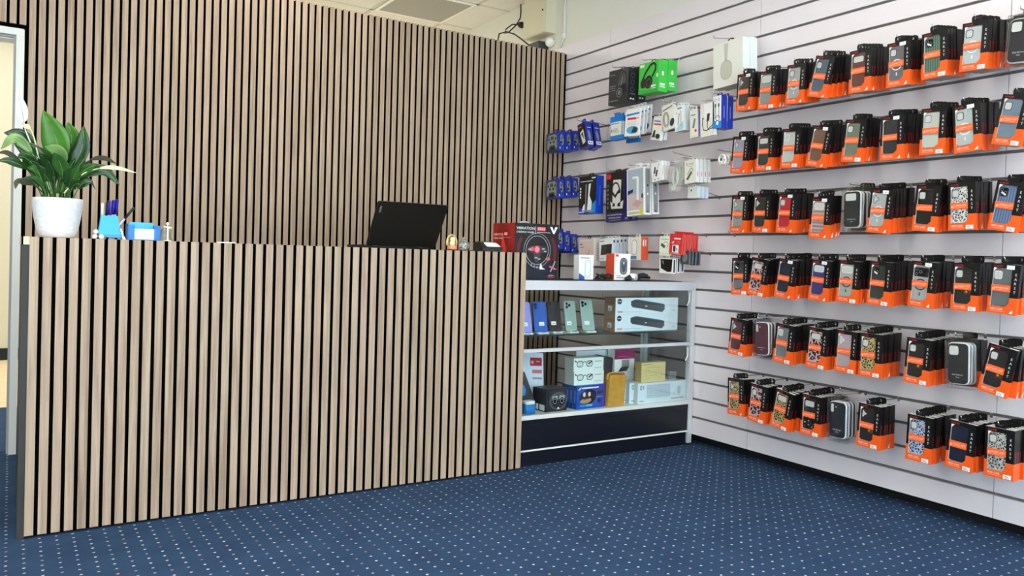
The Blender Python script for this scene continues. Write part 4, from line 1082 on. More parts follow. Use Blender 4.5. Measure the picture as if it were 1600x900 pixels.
def side(mb, d):
    mb.rect(0.008, d - 0.008, 0.010, 0.258, M('photo_side_grey', (150, 152, 152), 0.5)); mb.plate(ellipse(d / 2, 0.164, 0.006, 0.007, 12), TEXTD, -0.001); mb.plate(ellipse(d / 2, 0.116, 0.006, 0.007, 12), PW, -0.001); mb.rect(d / 2 - 0.001, d / 2 + 0.002, 0.018, 0.056, TEXTD, -0.001); mb.plate(ellipse(d / 2, 0.018, 0.006, 0.005, 12), TEXTD, -0.001)
pk = pack('desk_lamp_box', w, h, d, {'front': PW, 'right': PW, 'left': PW, 'top': PW, 'bottom': PW, 'back': PW}, art, side, 'tab', PW, 0.06, 0.03)
hang_packs('desk_lamp_box', pk, 2.974, 3.520, 1.520, -3.0, w, h, ['white desk lamp box with yellow label, in front of black boxes', 'white topped desk lamp box behind the one with yellow label'], 'desk lamp box', None, 0.056, 1.0, grooves(14), 'metal hook holding the white desk lamp boxes', 0.014, 0.05)
w, h, d = 0.084, 0.104, 0.016
def art(mb):
    mb.plate([(-0.024, 0.046), (-0.010, 0.044), (-0.004, 0.078), (-0.014, 0.082)], TEXTD); mb.plate([(-0.012, 0.030), (0.000, 0.026), (0.012, 0.060), (0.000, 0.064)], TEXTD); mb.stroke([(-0.018, 0.046), (-0.034, 0.016)], 0.002, TEXTD); mb.stroke([(0.004, 0.062), (0.024, 0.096)], 0.002, TEXTD)
    for sx in (-0.014, 0.012): mb.plate(ellipse(sx, 0.012, 0.004, 0.004, 12), TEXTD)
pk = pack('cable_box', w, h, d, {'front': PW, 'right': PW, 'left': PW, 'top': PW, 'bottom': PBACK, 'back': PW}, art, lambda m, d: m.stroke([(0.004, 0.030), (0.010, 0.080)], 0.002, PR), 'tab', PW, 0.03, 0.014)
hang_packs('cable_box', pk, 2.972, 3.316, 1.536, -6.0, w, h, ['small white cable box with two black plugs, front one', 'second small white cable box with black plug picture', 'rearmost small white cable box with black plug picture'], 'cable box', 'small white plug cable boxes', 0.022, 2.0, grooves(14), 'metal hook holding small white plug cable boxes', 0.007, 0.04)
# loose white cables in clear bags
WC = M('cable_white', (232, 230, 220), 0.4)
def cable_bag(y, z, x, w, h, label, tilt, seed):
    r = random.Random(seed); e = empty('cable_bag'); e.matrix_world = wall_frame(x, y, z, tilt)
    mb = MB(); mb.prism(rrect(w, h, 0.012, cz=h / 2), 0.0, 0.020, FROST); mb.build('plastic_bag', e)
    pts = []
    for k in range(40):
        a = k * 0.62
        pts.append((w * 0.30 * math.cos(a) * (0.7 + 0.3 * r.random()), 0.010 + 0.005 * math.sin(a * 1.7), h * 0.52 + h * 0.34 * math.sin(a) * (0.8 + 0.2 * r.random())))
    mb = MB(); mb.tube(pts, 0.0035, WC, 6); mb.build('cable', e)
    mb = MB(); mb.box(-w * 0.28, w * 0.02, 0.004, 0.016, h * 0.06, h * 0.22, WC); mb.build('charging_plug', e)
    tag(e, label, 'cable bag')
cable_bag(3.130, 1.372, 2.966, 0.070, 0.150, 'clear bag with white cable, left one beside the adapter boxes', 2, 1)
cable_bag(3.105, 1.402, 2.992, 0.086, 0.150, 'clear bag with looped white cable behind the left cable bag', -3, 2)
cable_bag(3.075, 1.395, 3.018, 0.080, 0.148, 'clear bag with white charger, rearmost of three cable bags', 4, 3)
hook(3.103, grooves(14), 2.93, 1.575, 'metal hook holding clear bags of white cables')
w, h, d = 0.082, 0.120, 0.020
def art(mb):
    mb.text('5 in1', -0.004, 0.094, 0.018, TEXTD, 'c', wide=0.050); mb.rect(-0.020, 0.020, 0.086, 0.088, PGM)
    mb.plate([(-0.030, 0.024), (-0.018, 0.016), (0.014, 0.052), (0.004, 0.062)], M('hub_olive', (84, 84, 72), 0.4)); mb.stroke([(0.010, 0.056), (0.018, 0.068), (0.012, 0.078), (0.000, 0.072), (-0.022, 0.046)], 0.005, PGM)
pk = pack('adapter_box', w, h, d, {'front': IV, 'right': IVS, 'left': IV, 'top': IV, 'bottom': PBACK, 'back': IV}, art, lambda m, d: m.rect(d * 0.35, d * 0.65, 0.030, 0.054, M('print_rose', (206, 120, 130), 0.5)), 'tab', IV, 0.03, 0.016)
hang_packs('adapter_box', pk, 2.970, 3.056, 1.528, -3.5, w, h, [f'white 5 in1 hub box, {q}' for q in ('front of the four', 'second of the four', 'third of the four', 'rearmost of the four')], 'adapter box', 'white five in one hub boxes', 0.028, 0.8, grooves(14), 'metal hook holding white 5 in1 hub boxes', 0.008, 0.05)
w, h, d = 0.070, 0.060, 0.022
pk = pack('adapter_box', w, h, d, {'front': PBACK, 'right': M('carton_pale_blue', (200, 212, 226), 0.5), 'left': PBACK, 'top': PBACK, 'bottom': PBACK, 'back': PBACK}, lambda m: m.plate(ellipse(-0.010, 0.040, 0.005, 0.006, 12), TEXTD), None, None)
for q in range(3):
    o = obj('adapter_box', pk[0]); o.matrix_world = wall_frame(2.990 + 0.028 * q, 3.010, 1.335, 0)
    tag(o, f'small pale box hung below the 5 in1 boxes, {["front one", "middle one", "rear one"][q]}', 'adapter box', 'small pale boxes')
    mb = MB(); tab(mb, 0.02, 0.060, 0.012, 0.01, PBACK, 0.004); mb.build('hang_tab', o)
hook(3.010, grooves(12), 2.955, 1.401, 'metal hook holding small pale boxes')
# white rings of coiled cable
for q in range(4):
    e = empty('coiled_cable'); e.matrix_world = wall_frame(2.972 + 0.026 * q, 2.805, 1.492 + 0.002 * q, 3 * q)
    mb = MB(); mb.tube([(0.021 * math.cos(a), 0.004 + 0.0009 * k / 3, 0.024 + 0.024 * math.sin(a)) for k, a in enumerate([2 * PI * i / 16 for i in range(33)])], 0.0042, WC, 6); mb.build('cable_coil', e)
    mb = MB(); mb.box(-0.012, 0.012, -0.002, 0.0, 0.000, 0.014, PW); mb.rect(-0.008, 0.008, 0.004, 0.007, PGM, -0.0025); mb.build('paper_band', e)
    tag(e, f'white coiled cable ring beside phone cases, {["front", "second", "third", "rearmost"][q]} on its hook', 'cable', 'white coiled cables')
hook(2.805, grooves(14), 2.945, 1.560, 'metal hook holding white coiled cables')

# --- lower row
BLUSH = M('carton_blush', (222, 200, 190), 0.5)
w, h, d = 0.148, 0.160, 0.052
def art(mb):
    mb.rect(-0.062, -0.036, 0.122, 0.132, PGM); mb.rect(-0.062, -0.020, 0.106, 0.112, M('print_rose')); mb.plate([(0.012, 0.058), (0.022, 0.056), (0.036, 0.092), (0.028, 0.096)], M('photo_pink')); mb.rect(-0.06, 0.06, 0.148, 0.150, PW)
def side(mb, d):
    for k in range(8): mb.plate(ellipse(d / 2, 0.030 + 0.014 * k, 0.005, 0.004, 10), PGREY)
pk = pack('earphone_box', w, h, d, {'front': BLUSH, 'right': M('carton_blush_pale', (226, 214, 206), 0.5), 'left': BLUSH, 'top': BLUSH, 'bottom': BLUSH, 'back': BLUSH}, art, side, 'tab', RUB, 0.03, 0.018)
hang_packs('earphone_box', pk, 2.970, 3.949, 1.124, -2.0, w, h, ['blush pink box hanging left of the white power bank boxes'], 'earphone box', None, 0.06, 0, grooves(10) , 'metal hook holding the blush pink box', 0.009, 0.03)
w, h, d = 0.126, 0.130, 0.020
def art(mb):
    mb.plate([(-0.050, 0.036), (0.050, 0.038), (0.056, 0.098), (-0.042, 0.096)], M('power_bank', (60, 66, 66), 0.3)); mb.plate([(0.000, 0.037), (0.050, 0.038), (0.056, 0.098), (0.006, 0.097)], TEXTD, -0.001); mb.rect(-0.054, -0.016, 0.114, 0.119, PGM); mb.rect(-0.054, -0.020, 0.012, 0.016, PGM)
pk = pack('power_bank_box', w, h, d, {'front': PW, 'right': M('carton_white_blue', (206, 214, 230), 0.4), 'left': PW, 'top': PW, 'bottom': PBACK, 'back': PW}, art, lambda m, d: m.plate(ellipse(d / 2, 0.112, 0.007, 0.008, 12), TEXTD), 'tab', PW, 0.03, 0.016)
hang_packs('power_bank_box', pk, 2.970, 3.748, 1.122, -3.0, w, h, [f'white box with dark power bank picture, {q}' for q in ('front of its hook', 'second on its hook', 'third on its hook', 'rearmost on its hook')], 'power bank box', 'white power bank boxes', 0.028, 2.0, grooves(10), 'metal hook holding white power bank boxes', 0.008, 0.04)
ORG = M('carton_deep_orange', (222, 84, 52), 0.4)
w, h, d = 0.112, 0.128, 0.052
def art(mb):
    mb.plate(rrect(0.044, 0.086, 0.020, cz=0.070), PGREY); mb.plate(rrect(0.038, 0.080, 0.018, cz=0.070), PW, -0.001); mb.rect(-0.050, 0.020, 0.004, 0.022, M('print_steel_blue', (90, 130, 170), 0.5))
def side(mb, d):
    mb.rect(0.012, d - 0.016, 0.078, 0.112, PW)
    for k in range(3): mb.plate(ellipse(d / 2 - 0.002, 0.084 + 0.011 * k, 0.006, 0.004, 10), TEXTD, -0.001)
pk = pack('mouse_box', w, h, d, {'front': IV, 'right': ORG, 'left': IV, 'top': IV, 'bottom': ORG, 'back': ORG}, art, side, 'tab', IV, 0.04, 0.016)
hang_packs('mouse_box', pk, 2.972, 3.488, 1.134, -0.5, w, h, ['ivory box with orange side hanging right of the power banks'], 'mouse box', None, 0.06, 0, grooves(10), 'metal hook holding the ivory box with orange side', 0.008, 0.04)
w, h, d = 0.084, 0.104, 0.006
def art(mb):
    mb.plate([(-0.034, 0.054), (-0.004, 0.038), (0.006, 0.052), (-0.024, 0.068)], M('hub_olive')); mb.stroke([(-0.010, 0.066), (0.002, 0.074), (0.020, 0.070), (0.026, 0.058), (0.014, 0.040)], 0.003, PGM)
    for k in range(4): mb.plate(ellipse(-0.028 + 0.018 * k, 0.010, 0.003, 0.003, 8), PGM)
    mb.rect(-0.030, 0.026, 0.086, 0.089, PGM)
pk = pack('adapter_card', w, h, d, {'front': M('card_cream', (236, 238, 214), 0.5), 'right': IV, 'left': IV, 'top': IV, 'bottom': IV, 'back': IV}, art, None, 'tab', IV, 0.03, 0.014)
hang_packs('adapter_card', pk, 2.972, 3.226, 1.139, 1.5, w, h, ['cream card with dark card reader, left of the red cards', 'second cream card behind the front cream reader card', 'third cream card behind the front cream reader card'], 'adapter card', 'cream reader cards', 0.022, 1.5, grooves(10), 'metal hook holding cream card reader cards', 0.007, 0.02)
RED = M('card_red', (220, 48, 46), 0.4)
w, h, d = 0.094, 0.108, 0.007
def art(mb):
    mb.rect(-0.014, 0.034, 0.080, 0.087, PW); mb.plate([(-0.032, 0.060), (-0.014, 0.070), (-0.012, 0.064), (-0.026, 0.056)], PW); mb.ring(0.018, 0.062, 0.010, 0.009, 0.002, M('print_pink', (250, 150, 150), 0.5)); mb.plate(rrect(0.048, 0.040, 0.004, cx=0.000, cz=0.030), PW)
    mb.plate(rrect(0.018, 0.032, 0.003, cx=-0.008, cz=0.030), TEXTD, -0.001); mb.rect(0.006, 0.014, 0.020, 0.034, PGM, -0.001); mb.rect(-0.034, 0.034, 0.003, 0.007, M('print_pink'))
pk = pack('memory_card_pack', w, h, d, {'front': RED, 'right': M('card_red_side', (226, 88, 82), 0.5), 'left': RED, 'top': RED, 'bottom': M('card_red_dark', (150, 40, 44), 0.5), 'back': RED}, art, None, 'tab', RED, 0.03, 0.014)
hang_packs('memory_card_pack', pk, 2.968, 3.142, 1.152, 4.0, w, h, ['red memory card pack with white picture, front of the row'] + [f'{ORD[k]} red memory card pack from the front' for k in range(1, 11)], 'memory card pack', 'red memory card packs', 0.0106, 2.0, grooves(10), 'metal hook holding red memory card packs', 0.007, 0.02)
w, h, d = 0.104, 0.080, 0.020
def art(mb):
    mb.plate([(-0.046, 0.076), (0.046, 0.076), (0.042, 0.010), (0.010, 0.008), (-0.040, 0.026)], M('phones_black')); mb.plate([(-0.034, 0.066), (-0.022, 0.066), (-0.020, 0.044)], PGREY, -0.001)
pk = pack('earphone_box', w, h, d, {'front': PW, 'right': PW, 'left': PW, 'top': PW, 'bottom': PW, 'back': PW}, art, lambda m, d: m.rect(0.003, d - 0.006, 0.006, 0.074, TEXTD), 'tab', PW, 0.03, 0.014)
hang_packs('earphone_box', pk, 2.972, 3.222, 1.020, 1.0, w, h, ['white box with black earphones below the cream card, front one', 'second white box with black earphones below the red cards', 'third white box with black earphones below the red cards'], 'earphone box', 'white earphone boxes', 0.030, 2.0, grooves(9), 'metal hook holding white boxes with black earphones', 0.007, 0.02)
w, h, d = 0.060, 0.070, 0.012
pk = pack('cable_box', w, h, d, {'front': GREYD, 'right': M('print_slate', (96, 100, 112), 0.5), 'left': GREYD, 'top': GREYD, 'bottom': GREYD, 'back': GREYD}, lambda m: m.plate(ellipse(0, 0.035, 0.02, 0.024, 16), PGM), None, 'tab', GREYD, 0.03, 0.014)
hang_packs('cable_box', pk, 3.000, 3.092, 1.062, 0.0, w, h, [f'dark little pack below the red memory cards, {q}' for q in ('front one', 'second one', 'third one', 'fourth one')], 'accessory pack', 'dark packs below red cards', 0.024, 3.0, grooves(9) , 'metal hook holding dark packs below the red cards', 0.007, 0.02)
# empty hooks
for yy, kk in ((2.905, 11), (2.885, 13), (2.22, 3), (2.640, 9)):
    pass
hook(2.895, grooves(10), 3.14, grooves(10) + 0.004, 'short empty hook right of the red memory card packs')
hook(2.150, grooves(3), 3.05, grooves(3) + 0.010, 'empty hook in the lowest row beside the navy silicone case')
# ------------------------------------------------------------------ things standing on the counter
ZC = 1.0245
POTM = noisy('pot_white_relief', (208, 210, 214), (220, 222, 226), 55.0, 0.35, (1, 1, 2.2), bump=0.5, detail=1.0)
PX, PY = 0.140, 3.28
pl = empty('potted_plant', (PX, PY, ZC)); tag(pl, 'green peace lily in a white textured pot at the left end of the counter', 'potted plant')
mb = MB(); mb.lathe([(0.050, 0.0005), (0.056, 0.002), (0.066, 0.030), (0.074, 0.070), (0.079, 0.105), (0.0805, 0.128), (0.0800, 0.139), (0.0770, 0.1400), (0.0755, 0.136), (0.074, 0.118)], POTM, 48, ends=False)
mb.lathe([(0.0005, 0.0006), (0.050, 0.0005)], POTM, 48, ends=False); mb.build('pot', pl)
mb = MB(); mb.lathe([(0.0005, 0.124), (0.040, 0.123), (0.0735, 0.119)], noisy('soil', (38, 28, 22), (62, 48, 38), 90.0, 0.95, bump=0.6), 32, ends=False); mb.build('soil', pl)
LEAFM = {'bright': noisy('leaf_bright', (44, 92, 12), (62, 116, 20), 14.0, 0.35), 'dark': noisy('leaf_dark', (22, 50, 20), (36, 72, 28), 14.0, 0.32), 'mid': noisy('leaf_mid', (40, 82, 30), (60, 108, 44), 14.0, 0.35),
         'pale': noisy('leaf_pale', (96, 132, 72), (130, 160, 96), 14.0, 0.4), 'brown': noisy('leaf_brown', (44, 44, 28), (60, 62, 36), 14.0, 0.5), 'cream': noisy('leaf_cream', (206, 214, 150), (226, 228, 180), 14.0, 0.5), 'white': M('spathe_white', (240, 240, 228), 0.5)}
RIB = M('leaf_rib', (110, 150, 70), 0.5)
def spline(P, n):
    P = [Vector(p) for p in P]; Q = [P[0] * 2 - P[1]] + P + [P[-1] * 2 - P[-2]]; out = []
    m = len(P) - 1
    for i in range(n + 1):
        t = i / n * m; k = min(int(t), m - 1); u = t - k; a, b, c, d = Q[k:k + 4]
        out.append(0.5 * ((2 * b) + (c - a) * u + (2 * a - 5 * b + 4 * c - d) * u * u + (3 * b - a - 3 * c + d) * u ** 3))
    return out
def leaf(name, P, hw, kind, start, parent, fold=0.28):
    S = spline(P, 26); n0 = int(26 * start); mb = MB(); off = Vector((PX, PY, ZC))
    S = [p - off for p in S]
    m = LEAFM[kind]
    mb.tube([tuple(p) for p in S[:n0 + 1]], [0.0030 - 0.0012 * i / max(1, n0) for i in range(n0 + 1)], LEAFM['mid'] if kind in ('bright', 'dark', 'mid') else m, 6)
    B = S[n0:]; k = len(B); vs = []; fs = []; view = Vector((0.35, 1.0, -0.05)).normalized()
    for i, p in enumerate(B):
        t = i / (k - 1); d = (B[min(i + 1, k - 1)] - B[max(i - 1, 0)]).normalized()
        sd = d.cross(view)
        if sd.length < 0.2: sd = d.cross(Vector((0, 0, 1)))
        sd.normalize(); nr = sd.cross(d).normalized()
        w = hw * (math.sin(PI * min(1, t ** 0.75 * 0.985 + 0.012)) ** 0.85)
        for q in (-1, -0.5, 0, 0.5, 1):
            vs.append(tuple(p + sd * w * q * 0.98 - nr * (abs(q) * w * fold) + nr * 0.06 * w * math.sin(7 * t + 3 * q)))
    for i in range(k - 1):
        for j in range(4): fs.append((i * 5 + j, i * 5 + j + 1, (i + 1) * 5 + j + 1, (i + 1) * 5 + j))
    mb.add(vs, fs, m, True)
    if hw > 0.012: mb.tube([tuple(p - view * 0.0010) for p in B[:-2]], 0.0011, RIB, 5)
    o = mb.build(name, parent)
    md = o.modifiers.new('thickness', 'SOLIDIFY'); md.thickness = 0.0006
    return o
LEAVES = [('bright', [(0.135, 3.28, 1.183), (0.143, 3.27, 1.274), (0.129, 3.26, 1.378), (0.088, 3.25, 1.469)], 0.041, 0.4), ('bright', [(0.139, 3.28, 1.183), (0.159, 3.29, 1.3), (0.181, 3.3, 1.381), (0.168, 3.31, 1.444)], 0.0267, 0.45), ('dark', [(0.143, 3.28, 1.183), (0.177, 3.273, 1.263), (0.212, 3.267, 1.349), (0.216, 3.26, 1.431)], 0.0267, 0.35), ('dark', [(0.115, 3.28, 1.181), (0.082, 3.287, 1.297), (0.03, 3.293, 1.374), (-0.027, 3.3, 1.384)], 0.0226, 0.4), ('pale', [(0.111, 3.28, 1.181), (0.074, 3.263, 1.29), (0.011, 3.247, 1.36), (-0.034, 3.23, 1.319)], 0.0164, 0.45), ('dark', [(0.119, 3.28, 1.182), (0.09, 3.28, 1.27), (0.05, 3.28, 1.325), (0.004, 3.28, 1.348)], 0.0308, 0.3), ('dark', [(0.115, 3.28, 1.181), (0.074, 3.257, 1.254), (0.039, 3.233, 1.295), (0.014, 3.21, 1.295)], 0.0226, 0.3), ('dark', [(0.107, 3.28, 1.181), (0.055, 3.267, 1.253), (-0.002, 3.253, 1.282), (-0.043, 3.24, 1.28)], 0.0123, 0.4), ('brown', [(0.103, 3.28, 1.181), (0.04, 3.287, 1.267), (-0.01, 3.293, 1.312), (-0.044, 3.3, 1.312)], 0.0082, 0.4), ('brown', [(0.096, 3.28, 1.18), (0.06, 3.263, 1.21), (0.019, 3.247, 1.213), (0.01, 3.23, 1.187)], 0.0103, 0.3), ('pale', [(0.149, 3.28, 1.184), (0.16, 3.247, 1.273), (0.137, 3.213, 1.323), (0.094, 3.18, 1.335)], 0.0205, 0.45), ('mid', [(0.143, 3.28, 1.183), (0.152, 3.25, 1.25), (0.138, 3.22, 1.296), (0.121, 3.19, 1.319)], 0.0226, 0.3), ('mid', [(0.155, 3.28, 1.184), (0.193, 3.26, 1.241), (0.227, 3.24, 1.274), (0.26, 3.22, 1.294)], 0.0164, 0.3), ('dark', [(0.159, 3.28, 1.184), (0.218, 3.267, 1.252), (0.282, 3.253, 1.275), (0.334, 3.24, 1.224)], 0.0185, 0.3), ('brown', [(0.163, 3.28, 1.185), (0.223, 3.293, 1.296), (0.282, 3.307, 1.324), (0.332, 3.32, 1.308)], 0.0082, 0.45), ('brown', [(0.167, 3.28, 1.185), (0.198, 3.27, 1.219), (0.234, 3.26, 1.239), (0.258, 3.25, 1.201)], 0.0051, 0.3), ('mid', [(0.147, 3.28, 1.184), (0.173, 3.247, 1.211), (0.19, 3.213, 1.251), (0.199, 3.18, 1.272)], 0.0185, 0.3), ('dark', [(0.131, 3.28, 1.182), (0.125, 3.26, 1.254), (0.104, 3.24, 1.295), (0.076, 3.22, 1.313)], 0.0267, 0.3), ('dark', [(0.143, 3.28, 1.183), (0.153, 3.28, 1.276), (0.164, 3.28, 1.327), (0.176, 3.28, 1.369)], 0.0287, 0.3), ('dark', [(0.135, 3.28, 1.183), (0.118, 3.293, 1.255), (0.09, 3.307, 1.309), (0.062, 3.32, 1.353)], 0.0287, 0.3), ('dark', [(0.151, 3.28, 1.184), (0.182, 3.29, 1.247), (0.203, 3.3, 1.291), (0.227, 3.31, 1.329)], 0.0226, 0.3), ('mid', [(0.127, 3.28, 1.182), (0.109, 3.253, 1.229), (0.077, 3.227, 1.256), (0.043, 3.2, 1.26)], 0.0185, 0.3), ('dark', [(0.139, 3.28, 1.183), (0.145, 3.263, 1.233), (0.156, 3.247, 1.273), (0.154, 3.23, 1.308)], 0.0205, 0.3)]
FL= [(0.127, 3.28, 1.182), (0.078, 3.28, 1.296), (0.038, 3.28, 1.394), (0.031, 3.28, 1.435), (0.023, 3.28, 1.481), (0.008, 3.28, 1.535)]
FL2= [(0.157, 3.24, 1.182), (0.206, 3.24, 1.247), (0.256, 3.24, 1.276), (0.318, 3.24, 1.286), (0.391, 3.24, 1.273)]
FL3= [(0.119, 3.27, 1.181), (0.081, 3.27, 1.296), (0.061, 3.27, 1.379), (0.045, 3.27, 1.407), (0.026, 3.27, 1.409)]
for kind, P, hw, st in LEAVES:
    leaf('leaf', P, hw * 1.14, kind, st, pl)
r = random.Random(5)
for k in range(30):
    a = r.uniform(0, 2 * PI); rr = r.uniform(0.01, 0.05); ln = r.uniform(0.05, 0.17); la = r.uniform(0, 2 * PI)
    b = Vector((PX + rr * math.cos(a), PY + rr * math.sin(a), ZC + 0.120)); e = b + Vector((0.09 * math.cos(a) * r.uniform(.5, 1.2), 0.07 * math.sin(a), ln))
    m = (b + e) / 2 + Vector((0, 0, 0.03))
    leaf('leaf', [tuple(b), tuple(m), tuple(e)], r.uniform(0.008, 0.018), r.choice(['dark', 'dark', 'mid']), 0.35, pl)
leaf('flower', FL, 0.019, 'white', 0.56, pl, 0.15)['label'] = 'white flower held high on a thin stem'
leaf('flower', FL2, 0.0075, 'cream', 0.55, pl, 0.3)['label'] = 'fading cream flower reaching right'
leaf('flower', FL3, 0.009, 'cream', 0.66, pl, 0.3)['label'] = 'small pale flower on the left'

# blue phone-stand pen holder on white wheels
SKY = M('plastic_sky_blue', (20, 160, 236), 0.35); SKY2 = M('plastic_sky_blue_dark', (16, 130, 200), 0.4)
hx, hy = 0.305, 3.245
ph = empty('pen_holder', (hx, hy, ZC)); tag(ph, 'sky blue chair shaped pen holder with white wheels beside the plant', 'pen holder')
mb = MB()   # open tapering cup
for (a, b) in (((-0.034, 0.0), (0.034, 0.0)), ((-0.030, 0.052), (0.030, 0.052))):
    pass
def cup_ring(w, d0, d1, z): return [(-w, d0, z), (w, d0, z), (w, d1, z), (-w, d1, z)]
v = cup_ring(0.036, 0.000, 0.050, 0.018) + cup_ring(0.027, 0.008, 0.048, 0.086) + cup_ring(0.025, 0.010, 0.046, 0.086) + cup_ring(0.033, 0.003, 0.047, 0.022)
f = []
for L in range(3):
    for j in range(4): f.append((L * 4 + j, L * 4 + (j + 1) % 4, L * 4 + 4 + (j + 1) % 4, L * 4 + 4 + j))
f += [(0, 3, 2, 1), (12, 13, 14, 15)]
mb.add(v, f, SKY); mb.build('cup', ph)
mb = MB(); mb.prism([(-0.036, 0.008), (0.040, 0.006), (0.038, 0.0175), (-0.034, 0.0175)], -0.030, 0.050, SKY2)
mb.box(-0.034, 0.038, -0.030, -0.026, 0.0176, 0.022, SKY); mb.build('seat', ph)
mb = MB(); mb.prism([(0.0385, 0.020), (0.041, 0.020), (0.052, 0.001), (0.040, 0.001)], -0.026, 0.02, WHITE); mb.prism([(0.034, 0.042), (0.039, 0.040), (0.046, 0.0205), (0.0385, 0.0205)], 0.0, 0.02, WHITE); mb.build('foot', ph)
for (wx, wy, wz) in ((-0.030, -0.034, 0.0085), (-0.048, -0.010, 0.0085), (-0.044, 0.006, 0.026)):
    mb = MB(); mb.lathe([(0.0005, -0.004), (0.0075, -0.0035), (0.0085, 0.0), (0.0075, 0.0035), (0.0005, 0.004)], WHITE, 18, (wx, wy, wz), 'y', False); mb.build('wheel', ph)
PENB = M('pen_blue', (22, 16, 150), 0.3); PENC = M('pen_clear', (196, 200, 214), 0.2); PENK = M('pen_black', (18, 18, 20), 0.35)
def pen(x, y, dx, dy, ln, capc, body, label, cap=0.45):
    b = Vector((hx + x, hy + y, ZC + 0.024)); d = Vector((dx, dy, 1)).normalized(); e = b + d * ln; c = b + d * ln * (1 - cap)
    mb = MB(); mb.tube([tuple(b), tuple(c)], 0.0038, body, 8); o = mb.build('pen'); tag(o, label, 'pen', 'blue pens in the holder' if label.startswith('blue') else None)
    mb = MB(); mb.tube([tuple(c), tuple(e - d * 0.002), tuple(e)], [0.0048, 0.0048, 0.0032], capc, 8)
    mb.tube([tuple(c + Vector((0.0, -0.0068, 0))), tuple(e + Vector((0.0, -0.0062, -0.003)))], 0.0012, capc, 6); mb.build('cap', o)
for k, (x, y, dx, dy) in enumerate(((-0.004, 0.016, 0.02, 0.02), (0.004, 0.020, 0.10, 0.0), (0.012, 0.024, 0.12, 0.06), (0.000, 0.028, 0.16, 0.08), (0.006, 0.034, 0.06, 0.10))):
    pen(x, y, dx, dy, 0.118 + 0.004 * (k % 3), PENB, PENC, 'blue capped ballpoint pen in the bundle inside the sky blue holder')
    bpy.context.scene.objects[-1] if False else None
pen(-0.010, 0.026, 0.02, 0.05, 0.112, PENK, PENK, 'black pen standing left of the blue pens in the holder')
pen(0.014, 0.030, 0.70, 0.0, 0.120, PENK, PENC, 'black capped pen leaning far right out of the holder')
pen(-0.020, 0.030, -0.02, 0.0, 0.108, WHITE, WHITE, 'white pen standing at the left of the holder')

# translucent blue card tray with white cards
tx, ty = 0.417, 3.245
TRB = thin_clear('tray_blue_clear', (150, 205, 246), 0.03, 0.1, 0.30, (70, 166, 236))
tr = empty('card_tray', (tx, ty, ZC)); tag(tr, 'translucent blue card tray with white cards right of the pen holder', 'card tray')
mb = MB(); mb.box(-0.055, 0.055, -0.028, 0.045, 0.0005, 0.003, TRB)
mb.box(-0.055, -0.052, -0.028, 0.045, 0.0031, 0.060, TRB); mb.box(0.052, 0.055, -0.028, 0.045, 0.0031, 0.056, TRB)
mb.box(-0.052, 0.052, 0.042, 0.045, 0.0031, 0.058, TRB); mb.box(-0.052, -0.032, -0.028, -0.025, 0.0031, 0.056, TRB); mb.box(0.034, 0.052, -0.028, -0.025, 0.0031, 0.056, TRB)
mb.build('tray', tr)
mb = MB(); mb.prism(rrect(0.080, 0.058, 0.006, cx=-0.004, cz=0.038), 0.020, 0.024, SKY); mb.build('divider', tr)
mb = MB()
for k in range(8): mb.box(-0.046, 0.044, -0.022 + 0.003 * k, -0.0205 + 0.003 * k, 0.0034, 0.042, PW)
cd = mb.build('business_cards'); cd.location = (tx, ty, ZC); tag(cd, 'stack of white cards standing in the translucent blue tray', 'cards')

# glass pyramid ornament with a small white cross figure
gx, gy = 0.495, 3.245
g = empty('glass_ornament', (gx, gy, ZC)); tag(g, 'small clear glass pyramid ornament with a white cross figure on the counter', 'ornament')
GL = thin_clear('ornament_glass', (232, 234, 230), 0.08, 0.05, 0.22, (200, 204, 198)); mb = MB(); mb.lathe([(0.026, 0.0005), (0.026, 0.004), (0.016, 0.040), (0.006, 0.056), (0.0005, 0.058)], GL, 6, (0, 0.012, 0)); mb.build('glass_body', g)
mb = MB(); mb.tube([(0.004, -0.020, 0.001), (0.004, -0.019, 0.052), (0.003, -0.019, 0.060)], [0.004, 0.003, 0.0015], M('ivory_figure', (236, 228, 208), 0.5), 8); mb.tube([(-0.010, -0.019, 0.054), (0.018, -0.019, 0.050)], 0.0028, M('ivory_figure'), 8)
mb.ball((0.003, -0.019, 0.065), 0.005, 0.005, 0.0065, M('ivory_figure'), 10); mb.box(-0.008, 0.016, -0.026, -0.012, 0.0005, 0.003, M('ivory_figure')); mb.build('cross_figure', g)

mb = MB(); mb.vprism([(0.0, 0.0), (0.066, -0.01), (0.078, 0.040), (0.010, 0.052)], 0.0, 0.0035, PW); o = mb.build('paper_card'); o.location = (0.680, 3.235, ZC + 0.0003); tag(o, 'small white paper card lying alone on the counter', 'card')

